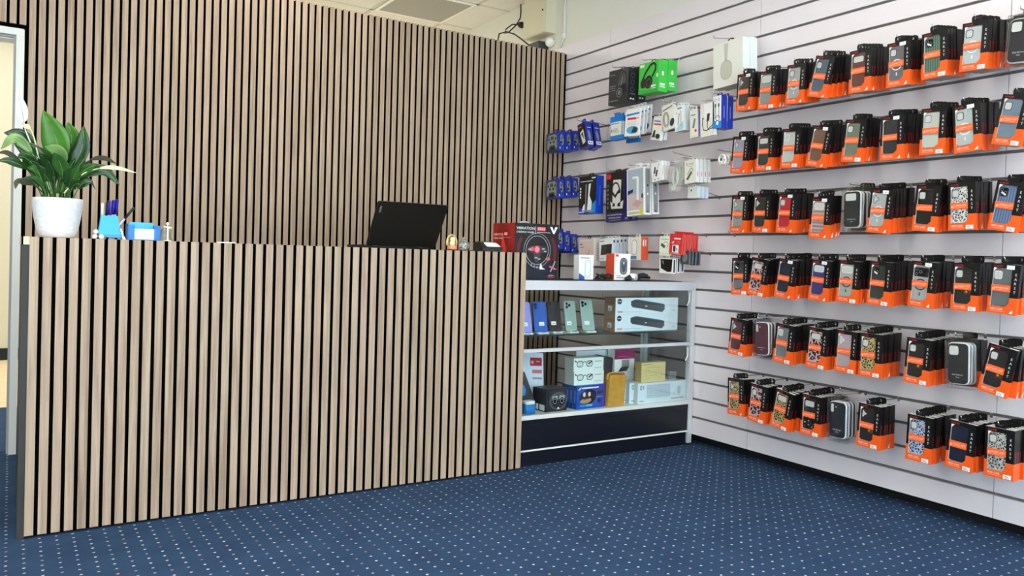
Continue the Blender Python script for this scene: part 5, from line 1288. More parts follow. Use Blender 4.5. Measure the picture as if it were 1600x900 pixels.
# laptop seen from behind
lx0, lx1, ly = 1.388, 1.742, 3.475
LAPM = M('laptop_black', (11, 13, 14), 0.5, spec=0.25); LAP2 = M('laptop_edge', (44, 44, 46), 0.35, metal=0.4)
lp = empty('laptop', (0.5 * (lx0 + lx1), ly, ZC)); tag(lp, 'open black laptop seen from behind on the counter', 'laptop')
hw = (lx1 - lx0) / 2
mb = MB(); mb.box(-hw, hw, 0.004, 0.238, 0.003, 0.016, LAPM); mb.build('base', lp)
mb = MB(); mb.vprism(rrect(0.26, 0.09, 0.008), 0.0161, 0.0165, LAP2)
mb.v = [(a, b + 0.075, c) for a, b, c in mb.v]; mb.build('keyboard', lp)
lid = empty('hinge_axis', (0, 0, 0)); bpy.data.objects.remove(lid)
mb = MB(); mb.prism(rrect(2 * hw, 0.236, 0.008, cz=0.118), -0.004, 0.003, LAPM)
mb.prism([(-hw + 0.006, 0.2345), (hw - 0.006, 0.2345), (hw - 0.006, 0.2362), (-hw + 0.006, 0.2362)], -0.0035, 0.0025, LAP2)
lo = mb.build('lid', lp); lo.location = (0, -0.002, 0.016); lo.rotation_euler = (math.radians(34.0), 0, 0)
mb = MB(); mb.box(-hw + 0.005, hw - 0.005, 0.0031, 0.0036, 0.012, 0.228, M('screen_dark', (10, 10, 12), 0.1)); mb.build('screen', lo)
mb = MB(); mb.prism(rrect(0.010, 0.034, 0.002, cx=-hw + 0.020, cz=0.196), -0.0046, -0.0041, M('badge_grey', (96, 100, 100), 0.4)); mb.build('badge', lo)
mb = MB(); mb.tube([(-hw * 0.8, 0.002, 0.012), (-hw * 0.5, 0.002, 0.012)], 0.006, LAP2, 8); mb.build('hinge', lp); mb = MB(); mb.tube([(hw * 0.5, 0.002, 0.012), (hw * 0.8, 0.002, 0.012)], 0.006, LAP2, 8); mb.build('hinge', lp)
for fx in (-hw + 0.02, hw - 0.02):
    mb = MB(); mb.lathe([(0.006, 0.0), (0.006, 0.003)], RUB, 10, (fx, 0.03, 0.0)); mb.lathe([(0.006, 0.0), (0.006, 0.003)], RUB, 10, (fx, 0.21, 0.0)); mb.build('rubber_foot', lp)

# small mat with figurine and glass jar
mb = MB(); mb.box(-0.062, 0.062, -0.035, 0.035, 0.0, 0.003, M('mat_dark', (40, 36, 32), 0.6)); o = mb.build('small_mat'); o.location = (1.755, 3.245, ZC + 0.0003); tag(o, 'thin dark mat under the figurine and glass jar', 'mat')
GOLD = M('figure_gold', (206, 178, 104), 0.4, metal=0.3); FLESH = M('figure_ivory', (240, 226, 184), 0.5); COR = M('figure_coral', (220, 140, 96), 0.5)
fg = empty('figurine', (1.717, 3.245, ZC + 0.0034)); tag(fg, 'tiny golden seated figurine with coral base right of the laptop', 'figurine')
mb = MB(); mb.lathe([(0.0005, 0.0), (0.022, 0.0), (0.024, 0.006), (0.021, 0.011), (0.023, 0.016), (0.018, 0.020), (0.0005, 0.020)], COR, 24, ends=False); mb.build('base', fg)
mb = MB(); mb.ball((0, 0, 0.030), 0.013, 0.010, 0.013, FLESH); mb.ball((0.001, -0.002, 0.047), 0.0125, 0.0105, 0.0130, FLESH); mb.ball((0.001, -0.012, 0.046), 0.003, 0.003, 0.004, FLESH, 8); mb.build('body', fg)
mb = MB(); mb.tube([(0.026 * math.cos(a), 0.006, 0.034 + 0.034 * math.sin(a)) for a in [(-0.15 + 1.3 * k / 16) * PI for k in range(17)]], 0.0035, GOLD, 8)
for sx in (-1, 1): mb.tube([(sx * 0.020, 0.0, 0.021), (sx * 0.023, 0.004, 0.036), (sx * 0.018, 0.004, 0.050)], 0.003, GOLD, 8)
mb.build('halo', fg)
jr = empty('glass_jar', (1.777, 3.245, ZC + 0.0034)); tag(jr, 'small round clear glass jar beside the figurine', 'glass jar')
mb = MB(); mb.lathe([(0.012, 0.0), (0.022, 0.006), (0.027, 0.022), (0.022, 0.036), (0.010, 0.044), (0.0095, 0.048)], thin_clear('jar_glass', (240, 240, 236), 0.08, 0.03, 0.10), 24); mb.build('body', jr)
mb = MB(); mb.ball((0, 0, 0.054), 0.0075, 0.0075, 0.007, thin_clear('jar_glass'), 12); mb.lathe([(0.010, 0.0486), (0.010, 0.0500)], thin_clear('jar_glass'), 16); mb.build('stopper', jr)
mb = MB()
rr = random.Random(3)
for k in range(12): mb.ball((rr.uniform(-0.012, 0.012), rr.uniform(-0.010, 0.010), 0.006 + 0.0022 * k), 0.005, 0.005, 0.004, [WHITE, PGREY, WHITE, TEXTD][k % 4], 8)
mb.build('filling', jr)['label'] = 'black and white beads'

# card payment terminal
tm = empty('payment_terminal', (1.912, 3.255, ZC)); tm.scale = (0.86, 0.9, 0.92); tag(tm, 'black card payment terminal with a white paper strip on the counter', 'payment terminal')
mb = MB(); mb.add([(-0.058, -0.045, 0.0), (0.068, -0.045, 0.0), (0.068, 0.060, 0.0), (-0.058, 0.060, 0.0), (-0.058, -0.045, 0.014), (0.068, -0.045, 0.022), (0.068, 0.060, 0.034), (-0.058, 0.060, 0.034), (-0.052, 0.000, 0.048), (0.040, 0.000, 0.048), (0.040, 0.052, 0.050), (-0.052, 0.052, 0.050)],
   [(0, 3, 2, 1), (0, 1, 5, 4), (1, 2, 6, 5), (2, 3, 7, 6), (3, 0, 4, 7), (4, 5, 9, 8), (5, 6, 10, 9), (6, 7, 11, 10), (7, 4, 8, 11), (8, 9, 10, 11)], M('terminal_black', (26, 25, 26), 0.35)); mb.build('housing', tm)
mb = MB(); mb.add([(-0.022, -0.030, 0.0260), (0.056, -0.036, 0.0262), (0.046, -0.010, 0.0420), (-0.030, -0.006, 0.0430), (-0.022, -0.0305, 0.0300), (0.056, -0.0365, 0.0302), (0.046, -0.0105, 0.0460), (-0.030, -0.0065, 0.0470)],
   [(0, 3, 2, 1), (4, 5, 6, 7), (0, 1, 5, 4), (1, 2, 6, 5), (2, 3, 7, 6), (3, 0, 4, 7)], M('receipt_white', (236, 240, 236), 0.4)); mb.build('paper_strip', tm)
mb = MB()
for k in range(6): mb.box(-0.044 + 0.026 * (k % 3), -0.026 + 0.026 * (k % 3), 0.010 + 0.018 * (k // 3), 0.022 + 0.018 * (k // 3), 0.0502, 0.0528, M('key_grey', (70, 70, 72), 0.5))
mb.build('keypad', tm)

# ------------------------------------------------------------------ on top of the display cabinet
ZT = 0.8932
mb = MB(); mb.vprism([(2.36, 3.20), (3.12, 3.20), (3.14, 3.50), (2.36, 3.50)], ZT, ZT + 0.0030, M('mat_black', (18, 18, 19), 0.7)); tag(mb.build('counter_mat'), 'thin black mat lying on top of the glass display cabinet', 'mat')
# steering wheel carton
w, h, d = 0.262, 0.277, 0.206
WB = M('wheel_box_black', (26, 26, 28), 0.32); WR = noisy('wheel_box_red', (120, 16, 18), (196, 40, 36), 5.0, 0.3)
mb = MB(); mb.box(-w / 2, w / 2, 0, d, 0, h, WB, {'left': WR, 'top': M('wheel_box_top', (70, 70, 66), 0.4)})
DR = M('print_deep_red', (130, 30, 40), 0.4); SIL = M('print_silver', (170, 172, 176), 0.35); NVY = M('print_navy', (16, 27, 40), 0.4)
mb.plate([(-w / 2 + 0.002, 0.002), (w / 2 - 0.002, 0.002), (w / 2 - 0.002, 0.070), (0.02, 0.100), (-w / 2 + 0.002, 0.090)], NVY)
for k in range(3):
    mb.ring(0.0, 0.140, 0.118 - 0.006 * k, 0.122 - 0.006 * k, 0.003, DR, 0.80 * PI, 1.12 * PI, -0.0008); mb.ring(0.0, 0.140, 0.118 - 0.006 * k, 0.122 - 0.006 * k, 0.003, DR, -0.12 * PI, 0.20 * PI, -0.0008)
mb.ring(0.002, 0.146, 0.080, 0.085, 0.016, RUB, y=-0.0011, n=40); mb.ring(0.002, 0.146, 0.080, 0.085, 0.002, SIL, y=-0.0014, n=40); mb.ring(0.002, 0.146, 0.068, 0.072, 0.0025, SIL, y=-0.0014, n=40)
mb.plate([(-0.056, 0.160), (-0.020, 0.168), (0.022, 0.168), (0.058, 0.158), (0.056, 0.136), (0.024, 0.132), (0.012, 0.086), (-0.008, 0.086), (-0.022, 0.132), (-0.054, 0.140)], M('print_graphite', (62, 58, 60), 0.4), -0.0011)
mb.plate(ellipse(0.001, 0.150, 0.017, 0.019, 24), M('print_hub_red', (214, 84, 96), 0.4), -0.0016); mb.ring(0.001, 0.150, 0.008, 0.009, 0.002, PW, y=-0.0019)
mb.plate([(-0.044, 0.154), (-0.020, 0.164), (-0.018, 0.142), (-0.038, 0.142)], M('print_hub_red'), -0.0014)
for (a, b) in ((-0.050, 0.146), (0.030, 0.150), (0.042, 0.138), (-0.012, 0.106), (0.006, 0.100)): mb.rect(a, a + 0.016, b, b + 0.006, SIL, -0.0017)
for (a, b) in ((-0.034, 0.066), (-0.018, 0.060), (0.000, 0.056)): mb.plate([(a, b), (a + 0.008, b), (a + 0.005, b + 0.018)], SIL, -0.0014)
mb.plate([(0.018, 0.052), (0.052, 0.052), (0.034, 0.062), (0.030, 0.078), (0.022, 0.078)], PW, -0.0014)
mb.plate([(0.080, 0.072), (0.116, 0.058), (0.122, 0.052), (0.112, 0.050), (0.076, 0.064)], M('print_hub_red'), -0.0014); mb.plate(ellipse(0.070, 0.104, 0.012, 0.008, 18), M('print_hub_red'), -0.0014); mb.stroke([(0.084, 0.040), (0.100, 0.066), (0.112, 0.094)], 0.006, SIL, -0.0012)
mb.text('VIBRATION', -0.122, 0.246, 0.0185, PW, wide=0.106, y=-0.0012); mb.text('STEERING WHEEL', -0.122, 0.229, 0.0120, PW, wide=0.106, y=-0.0012)
mb.rect(-0.0115, -0.0100, 0.226, 0.264, PW, -0.0012); mb.plate(rrect(0.050, 0.019, 0.002, cx=0.024, cz=0.252), M('print_hub_red'), -0.0012)
for k in range(4): mb.rect(0.004 + 0.011 * k, 0.011 + 0.011 * k, 0.246, 0.258, M('print_pink'), -0.0016)
mb.rect(-0.002, 0.078, 0.2335, 0.2355, PW, -0.0012)
mb.plate([(0.076, 0.264), (0.090, 0.264), (0.099, 0.244), (0.108, 0.264), (0.122, 0.264), (0.118, 0.256), (0.103, 0.230), (0.096, 0.230), (0.082, 0.254)], PW, -0.0012)
mb.ring(0.090, 0.018, 0.022, 0.009, 0.003, PR, y=-0.0012); mb.rect(0.072, 0.108, 0.016, 0.026, NVY, -0.0014); mb.text('270°', 0.090, 0.017, 0.010, PW, 'c', y=-0.0017, wide=0.030)
left_face(mb, w, d)
mb.plate([(0.060, 0.010), (0.160, 0.010), (0.140, 0.120), (0.110, 0.190), (0.090, 0.240), (0.080, 0.120)], M('wheel_box_red_bright', (214, 62, 48), 0.35)); mb.plate(ellipse(0.150, 0.060, 0.040, 0.060, 20), M('wheel_box_wine', (70, 14, 24), 0.35), -0.0008)
mb.text('VIBRATION', 0.012, 0.216, 0.0150, M('print_pale_pink', (248, 214, 200), 0.4), wide=0.084, y=-0.0012); mb.text('STEERING WHEEL', 0.012, 0.198, 0.0110, M('print_pale_pink'), wide=0.084, y=-0.0012)
mb.rect(0.110, 0.140, 0.216, 0.230, M('print_pink'), -0.0012); mb.rect(0.104, 0.170, 0.204, 0.2055, M('print_pink'), -0.0012)
front_face(mb)
o = mb.build('steering_wheel_box'); o.location = (2.205, 3.275, ZT + 0.0003); tag(o, 'large black gaming steering wheel box with red side on the cabinet top', 'game accessory box')
mb = MB(); mb.tube([(0.030 * math.cos(a) - 0.01, d * 0.5, h + 0.001 + 0.010 * math.sin(a)) for a in [PI * k / 10 for k in range(11)]], 0.004, M('handle_clear_grey', (190, 190, 180), 0.4), 8); mb.build('carry_handle', o)
# mouse boxes, cable and black bundle on the mat
ZM = ZT + 0.0033
w, h, d = 0.094, 0.128, 0.045
mb = MB(); mb.box(-w / 2, w / 2, 0, d, 0, h, PW, {'right': PBACK}); mb.plate(rrect(0.038, 0.090, 0.018, cx=0.010, cz=0.056), PGREY); mb.plate(rrect(0.034, 0.086, 0.016, cx=0.010, cz=0.056), M('mouse_white', (236, 238, 240), 0.3), -0.001); mb.rect(-0.040, 0.020, 0.110, 0.114, PGM)
mb.plate([(-w / 2, 0.0), (-0.010, 0.0), (-0.010, 0.014), (-w / 2, 0.034)], M('print_royal_blue', (44, 92, 170), 0.4), -0.001)
o = mb.build('mouse_box'); o.location = (2.535, 3.300, ZM); tag(o, 'white mouse box with blue corner standing on the black mat', 'mouse box')
w, h, d = 0.102, 0.140, 0.080
mb = MB(); mb.box(-w / 2, w / 2, 0, d, 0, h, PW, {'left': ORG, 'top': M('carton_coral', (226, 110, 84), 0.4), 'right': ORG}); mb.rect(-0.045, -0.024, 0.124, 0.136, ORG); mb.plate(rrect(0.046, 0.090, 0.022, 8, 0.008, 0.074), TEXTD); mb.plate(rrect(0.038, 0.082, 0.018, 8, 0.008, 0.074), PGM, -0.001)
mb.plate([(0.008, 0.112), (0.024, 0.090), (0.020, 0.050), (0.008, 0.040), (-0.004, 0.050), (-0.008, 0.090)], M('mouse_slate', (70, 78, 84), 0.3), -0.0014); mb.rect(0.004, 0.012, 0.084, 0.098, PBACK, -0.0018); mb.rect(-0.036, 0.010, 0.012, 0.017, PGM); mb.rect(-0.036, -0.004, 0.022, 0.025, ORG)
o = mb.build('mouse_box'); o.location = (2.752, 3.270, ZM); o.rotation_euler = (0, 0, math.radians(-6)); tag(o, 'orange sided mouse box with grey mouse picture standing on the black mat', 'mouse box')
r = random.Random(11)
mb = MB(); pts = []
for k in range(60):
    a = k * 0.55; pts.append((2.635 + 0.045 * math.cos(a) * r.uniform(.5, 1), 3.275 + 0.030 * math.sin(a * 0.7), ZM + 0.006 + 0.020 * abs(math.sin(a * 0.45)) * r.uniform(.6, 1.3)))
mb.tube(pts, 0.0036, RUB, 6); tag(mb.build('black_cable'), 'tangled black cable between the two mouse boxes', 'cable')
bd = empty('coiled_lead', (2.83, 3.235, ZM)); tag(bd, 'black coiled lead with a white paper band on the cabinet front edge', 'cable')
mb = MB()
for k in range(5): mb.tube([(-0.082 + 0.004 * k, 0.006 * k, 0.008), (-0.050, 0.006 * k - 0.004, 0.010 + 0.006 * (k % 3)), (0.0, 0.006 * k, 0.014 + 0.005 * (k % 3)), (0.050, 0.006 * k - 0.002, 0.020 + 0.004 * (k % 2)), (0.084 - 0.004 * k, 0.006 * k, 0.016)], 0.0075, RUB, 8)
mb.tube([(0.020, 0.010, 0.030), (0.050, 0.012, 0.034), (0.078, 0.012, 0.026)], 0.008, RUB, 8); mb.build('lead', bd)
mb = MB(); mb.tube([(-0.046, 0.010, 0.016), (-0.008, 0.010, 0.018)], 0.021, PW, 14); mb.v = [(a, b, max(c, 0.0002)) for a, b, c in mb.v]
mb.text('5', -0.024, 0.010, 0.016, TEXTD, 'c', y=-0.0122, wide=0.010); mb.build('paper_band', bd)

# ------------------------------------------------------------------ inside the display cabinet: upper glass shelf
ZS = 0.6300
STW = M('stand_white', (232, 236, 236), 0.3)
def phone(x, y, bodycol, label, standlab, rz=0.0, lean=14.0, cams=3, edge=None, face=None, tagx=0.0, hh=0.150, ww=0.072):
    e = empty('mobile_phone', (x, y + 0.012, ZS + 0.0088), math.radians(rz)); tag(e, label, 'mobile phone')
    R = Matrix.Rotation(math.radians(-lean), 4, 'X')
    mb = MB(); mb.X = R; mb.prism(rrect(ww, hh, 0.010, cz=hh / 2), 0.0, 0.008, bodycol, True); mb.build('body', e)
    mb = MB(); mb.X = R; mb.prism(rrect(ww - 0.004, hh - 0.004, 0.009, cz=hh / 2), 0.0081, 0.0086, M('screen_dark'), True); mb.build('screen', e)
    if cams:
        mb = MB(); mb.X = R; mb.prism(rrect(0.034, 0.034, 0.008, cx=-ww / 2 + 0.022, cz=hh - 0.023), -0.0014, -0.0001, bodycol, True)
        for k, (a, b) in enumerate(((-0.008, 0.008), (-0.008, -0.008), (0.009, 0.0))[:cams]):
            mb.lathe([(0.0074, -0.0030), (0.0074, -0.0014)], M('lens_black'), 14, (-ww / 2 + 0.022 + a, 0, hh - 0.023 + b), 'y')
        mb.build('camera', e)
    mb = MB(); mb.X = R; mb.box(tagx - 0.015, tagx + 0.013, -0.0012, -0.0004, 0.030, 0.048, PW); mb.lift = 0.0015; mb.rect(tagx - 0.010, tagx + 0.008, 0.036, 0.039, PGM); mb.build('price_sticker', e)
    s = empty('phone_stand', (x, y, ZS + 0.0003), math.radians(rz)); tag(s, standlab, 'phone stand')
    mb = MB(); mb.vprism(rrect(ww * 0.86, 0.078, 0.008), 0.0, 0.0050, STW, True); mb.v = [(a, b + 0.024, c) for a, b, c in mb.v]; mb.build('base', s)
    mb = MB()
    for sx in (-0.020, 0.020): mb.tube([(sx, -0.008, 0.0055), (sx, -0.008, 0.0090)], 0.005, STW, 8)
    mb.build('lip', s)
    mb = MB(); mb.X = Matrix.Rotation(math.radians(-lean), 4, 'X'); mb.box(-0.020, 0.020, 0.0265, 0.0295, 0.010, 0.088, STW); mb.build('back_rest', s)
phone(2.128, 3.222, M('phone_lilac', (150, 150, 226), 0.2), 'lilac phone leaning at the left end of the shelf, next to the counter', 'white stand holding the lilac phone', -6, 16, 0)
phone(2.222, 3.226, M('phone_blue', (24, 84, 176), 0.18), 'blue phone with two cameras, between lilac and black phones', 'white stand holding the blue phone', -8, 15, 2, tagx=0.006)
phone(2.318, 3.238, M('phone_black', (38, 38, 42), 0.25), 'black phone standing between the blue and pale green phones', 'white stand holding the black phone', -5, 14, 1, tagx=-0.008)
phone(2.402, 3.218, M('phone_green', (150, 174, 166), 0.25), 'pale green phone with three cameras, left one of the pair', 'white stand under the left pale green phone', 4, 10, 3, tagx=-0.012, hh=0.152)
phone(2.512, 3.220, M('phone_green'), 'pale green phone with three cameras, beside the speaker boxes', 'white stand under the pale green phone beside the speaker boxes', -8, 16, 3, tagx=-0.006, hh=0.160)
# soundbar boxes
w, h, d = 0.440, 0.0880, 0.090
KR = M('carton_kraft', (150, 118, 92), 0.6); PBL = M('carton_white_cool2', (222, 234, 242), 0.4); SBG = M('speaker_grey', (62, 72, 80), 0.4)
def soundbar():
    mb = MB(); mb.box(-w / 2, w / 2, 0, d, 0, h, PBL, {'left': KR, 'top': KR, 'right': KR, 'back': KR})
    mb.plate([(-0.116, 0.070), (-0.090, 0.078), (0.100, 0.052), (0.122, 0.050), (0.124, 0.026), (0.106, 0.010), (-0.104, 0.038), (-0.116, 0.048)], SBG)
    mb.plate([(-0.090, 0.078), (0.100, 0.052), (0.122, 0.050), (0.104, 0.056), (-0.070, 0.079)], M('speaker_top', (96, 104, 110), 0.4), -0.0009)
    mb.plate(ellipse(-0.010, 0.0425, 0.009, 0.003, 14), PW, -0.0012)
    mb.plate(ellipse(-0.193, 0.068, 0.016, 0.015, 22), SBG); mb.rect(-0.206, -0.180, 0.067, 0.0695, PW, -0.0009)
    mb.rect(-0.206, -0.170, 0.010, 0.018, M('print_salmon', (226, 150, 130), 0.5))
    for k in range(5): mb.rect(0.122 + 0.018 * k, 0.128 + 0.018 * k, 0.070, 0.078, PBACK)
    mb.text('X6', 0.176, 0.014, 0.015, PGREY, wide=0.026); mb.rect(-0.160, -0.040, 0.012, 0.0135, PGREY)
    left_face(mb, w, d); mb.rect(0.030, 0.062, 0.018, 0.044, PBACK); mb.rect(0.034, 0.050, 0.022, 0.030, PGM, -0.001); mb.rect(0.020, 0.080, 0.056, 0.060, M('kraft_line', (120, 92, 70), 0.6)); front_face(mb)
    return mb.mesh('speaker_box')
sb = soundbar()
for k, lab in enumerate(('lower white soundbar box with brown side on the glass shelf', 'upper white soundbar box stacked on another soundbar box')):
    o = obj('speaker_box', sb); o.location = (2.880, 3.205, ZS + 0.0004 + 0.0884 * k); tag(o, lab, 'speaker box')

# ------------------------------------------------------------------ inside the display cabinet: lower deck
ZD = 0.2464
def put(mb, name, x, y, z, rz, label, cat, group=None):
    o = mb.build(name); o.location = (x, y, z); o.rotation_euler = (0, 0, math.radians(rz)); tag(o, label, cat, group); return o
# black earbuds boxes
w, h, d = 0.134, 0.112, 0.105
def buds():
    BK = M('buds_black', (34, 34, 40), 0.3); mb = MB(); mb.box(-w / 2, w / 2, 0, d, 0, h, BK, {'top': M('buds_top', (60, 62, 68), 0.35)})
    mb.plate(ellipse(0.012, 0.050, 0.056, 0.044, 28), M('buds_glow', (84, 86, 92), 0.3)); mb.plate(ellipse(0.012, 0.050, 0.046, 0.036, 28), M('buds_mid', (50, 50, 56), 0.3), -0.0009)
    for sx in (-1, 1):
        mb.plate([(0.012 + sx * 0.040, 0.076), (0.012 + sx * 0.006, 0.078), (0.012 + sx * 0.004, 0.060), (0.012 + sx * 0.036, 0.056)], SIL, -0.0013)
        mb.plate(ellipse(0.012 + sx * 0.022, 0.050, 0.014, 0.020, 20), M('lens_black'), -0.0016); mb.ring(0.012 + sx * 0.022, 0.050, 0.010, 0.013, 0.002, SIL, y=-0.0020)
    mb.plate([(0.004, 0.012), (0.020, 0.012), (0.012, 0.022)], PW, -0.0016)
    left_face(mb, w, d); mb.rect(0.006, 0.048, 0.006, 0.034, PBACK); mb.rect(0.056, 0.098, 0.006, 0.034, PBACK); mb.rect(0.010, 0.030, 0.012, 0.020, PGM, -0.001); front_face(mb)
    return mb
put(buds(), 'earbuds_box', 2.296, 3.198, ZD, 3, 'black earbuds box with silver earbuds picture on the lower deck', 'earbuds box')
# blue adapter boxes in a row
w, h, d = 0.190, 0.118, 0.024
def bluebox(front):
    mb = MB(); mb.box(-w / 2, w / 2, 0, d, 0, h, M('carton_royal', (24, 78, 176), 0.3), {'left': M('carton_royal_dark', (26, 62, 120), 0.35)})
    if front:
        VIO = M('carton_violet_blue', (52, 56, 170), 0.3); mb.plate([(0.010, h), (w / 2, h), (w / 2, 0.0), (0.060, 0.0)], VIO)
        mb.plate(ellipse(-0.020, 0.058, 0.058, 0.040, 28, rot=0.2), M('print_navy_black', (20, 22, 40), 0.4), -0.0009)
        mb.plate(ellipse(-0.034, 0.040, 0.038, 0.014, 20, rot=0.1), M('photo_skin', (190, 140, 104), 0.5), -0.0012); mb.plate(ellipse(-0.044, 0.072, 0.009, 0.012, 14), M('photo_cream', (232, 214, 196), 0.5), -0.0013); mb.plate(ellipse(-0.010, 0.072, 0.009, 0.012, 14), M('photo_cream'), -0.0013)
        mb.plate([(-0.050, 0.046), (-0.010, 0.050), (-0.010, 0.062), (-0.046, 0.060)], TEXTD, -0.0015)
        mb.plate([(0.038, 0.062), (0.084, 0.070), (0.086, 0.094), (0.040, 0.086)], TEXTD, -0.0013); mb.stroke([(0.038, 0.062), (0.084, 0.070), (0.086, 0.094), (0.040, 0.086), (0.038, 0.062)], 0.0015, CYAN, -0.0016)
        mb.plate([(0.044, 0.028), (0.072, 0.028), (0.070, 0.046), (0.046, 0.046)], TEXTD, -0.0013); mb.rect(0.038, 0.080, 0.052, 0.058, M('print_blue_pale'), -0.0012)
        mb.rect(-0.062, 0.052, 0.101, 0.108, PW, -0.0012); mb.plate([(-0.088, 0.096), (-0.070, 0.110), (-0.064, 0.110), (-0.076, 0.096)], PW, -0.0012); mb.rect(-0.072, 0.012, 0.010, 0.022, CYAN, -0.0012); mb.rect(-0.030, 0.012, 0.010, 0.022, M('print_aqua'), -0.0014)
    left_face(mb, w, d); mb.rect(0.008, 0.016, 0.030, 0.094, M('print_blue_pale')); front_face(mb)
    return mb.mesh('adapter_box')
bf, br_ = bluebox(True), bluebox(False)
for k in range(4):
    o = obj('adapter_box', bf if k == 0 else br_); o.location = (2.508 - 0.004 * k, 3.196 + 0.0265 * k, ZD); o.rotation_euler = (0, 0, math.radians(4))
    tag(o, ['front blue box with people picture under the glasses boxes', 'second upright blue box behind the one with people picture', 'third upright blue box behind the one with people picture', 'rearmost upright blue box of the row of four'][k], 'adapter box', 'blue boxes in the cabinet')
# glasses boxes lying on the blue boxes
w, h, d = 0.196, 0.068, 0.072
def glasses():
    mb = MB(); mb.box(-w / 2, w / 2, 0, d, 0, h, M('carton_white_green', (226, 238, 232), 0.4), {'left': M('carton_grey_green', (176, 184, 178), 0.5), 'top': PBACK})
    for cx in (-0.058, 0.004):
        mb.plate(rrect(0.042, 0.032, 0.014, 6, cx, 0.038), TEXTD); mb.plate(rrect(0.035, 0.025, 0.011, 6, cx, 0.038), M('lens_pale', (206, 218, 214), 0.3), -0.0009)
    mb.stroke([(-0.038, 0.044), (-0.028, 0.050), (-0.018, 0.046)], 0.004, TEXTD); mb.stroke([(-0.078, 0.048), (-0.092, 0.058), (-0.088, 0.048)], 0.005, TEXTD); mb.plate([(-0.006, 0.040), (0.020, 0.054), (0.024, 0.048), (-0.002, 0.034)], TEXTD, -0.0012)
    mb.rect(0.038, 0.084, 0.046, 0.050, PGREY)
    for k in range(5): mb.rect(0.036 + 0.010 * k, 0.040 + 0.010 * k, 0.012, 0.018, PGREY)
    return mb.mesh('glasses_box')
gb = glasses()
for k, (dx, lab) in enumerate(((0.0, 'lower white box with eyeglasses picture on the blue boxes'), (-0.004, 'upper white box with eyeglasses picture on its twin'))):
    o = obj('glasses_box', gb); o.location = (2.508 + dx, 3.214, ZD + 0.1184 + 0.0684 * k); o.rotation_euler = (0, 0, math.radians(2)); tag(o, lab, 'glasses box')
# golden leather phone purse
GLD = noisy('leather_gold', (190, 138, 50), (206, 154, 64), 30.0, 0.35); GLD2 = M('leather_gold_dark', (140, 96, 36), 0.4)
pu = empty('phone_purse', (2.671, 3.188, ZD), math.radians(-3)); tag(pu, 'golden leather phone purse with zip standing in the cabinet', 'phone purse')
mb = MB(); mb.prism([(-0.056, 0.0), (0.050, 0.0), (0.058, 0.150), (0.052, 0.160), (-0.040, 0.162), (-0.046, 0.152)], 0.0, 0.012, GLD); mb.build('front_pocket', pu)
mb = MB(); mb.prism([(-0.062, 0.0), (0.054, 0.0), (0.060, 0.160), (0.054, 0.168), (-0.052, 0.170), (-0.058, 0.160)], 0.0125, 0.034, GLD2); mb.build('body', pu)
mb = MB(); mb.tube([(-0.050, 0.012, 0.171), (0.0, 0.012, 0.173), (0.052, 0.012, 0.169)], 0.0028, GOLD, 8); mb.tube([(-0.050, 0.006, 0.171), (-0.062, -0.002, 0.160), (-0.066, -0.004, 0.142)], 0.005, GLD, 8); mb.build('zip', pu)
# white keyboard boxes, two behind each other, seen end by end
w, h, d = 0.345, 0.108, 0.026
def kbox():
    mb = MB(); mb.box(-w / 2, w / 2, 0, d, 0, h, PBL, {'top': PBACK, 'left': M('carton_side_pale', (196, 204, 204), 0.5)})
    KG = M('keyboard_print', (176, 192, 206), 0.5); mb.plate(rrect(0.166, 0.070, 0.003, cx=-0.026, cz=0.062), KG)
    for k in range(5): mb.rect(-0.105, 0.052, 0.032 + 0.013 * k, 0.0335 + 0.013 * k, PBL, -0.0009)
    for k in range(12): mb.rect(-0.098 + 0.013 * k, -0.0965 + 0.013 * k, 0.030, 0.094, PBL, -0.0009)
    mb.plate(rrect(0.026, 0.046, 0.012, cx=0.122, cz=0.058), KG); mb.rect(0.086, 0.094, 0.040, 0.050, KG); mb.rect(0.066, 0.160, 0.012, 0.018, PGREY); mb.rect(-0.160, -0.130, 0.010, 0.015, PGREY)
    mb.plate(rrect(0.014, 0.024, 0.006, cx=-0.150, cz=0.084), PGM); mb.plate(rrect(0.006, 0.014, 0.003, cx=-0.150, cz=0.084), PBL, -0.0009); mb.rect(-0.136, -0.130, 0.074, 0.094, PGREY)
    return mb.mesh('keyboard_box')
kb = kbox()
for k in range(3):
    o = obj('keyboard_box', kb); o.location = (2.981 - 0.030 * k, 3.181 + 0.032 * k, ZD); o.rotation_euler = (0, 0, 0)
    tag(o, ['front white keyboard and mouse box at the right of the deck', 'white keyboard box standing behind the front keyboard box', 'rearmost of the three white keyboard boxes'][k], 'keyboard box', 'white keyboard boxes')
# tan box with a gamepad drawing lying on the keyboard boxes
w, h, d = 0.172, 0.104, 0.050
TAN = M('carton_tan', (216, 198, 136), 0.5); TAN2 = M('tan_line', (160, 140, 86), 0.5)
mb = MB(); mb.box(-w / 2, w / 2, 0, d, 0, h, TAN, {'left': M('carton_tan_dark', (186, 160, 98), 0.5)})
mb.stroke([(-0.050, 0.020), (-0.056, 0.060), (-0.046, 0.078), (0.050, 0.078), (0.060, 0.060), (0.054, 0.020), (0.040, 0.014), (0.026, 0.036), (-0.024, 0.036), (-0.038, 0.014), (-0.050, 0.020)], 0.002, TAN2); mb.stroke([(-0.020, 0.052), (0.024, 0.052)], 0.002, TAN2); mb.ring(-0.034, 0.058, 0.008, 0.008, 0.0016, TAN2); mb.ring(0.038, 0.058, 0.008, 0.008, 0.0016, TAN2); mb.rect(-0.080, -0.010, 0.092, 0.096, TAN2)
put(mb, 'gamepad_box', 2.934, 3.202, ZD + 0.1086, 0, 'tan box with gamepad line drawing on top of the keyboard boxes', 'gamepad box')
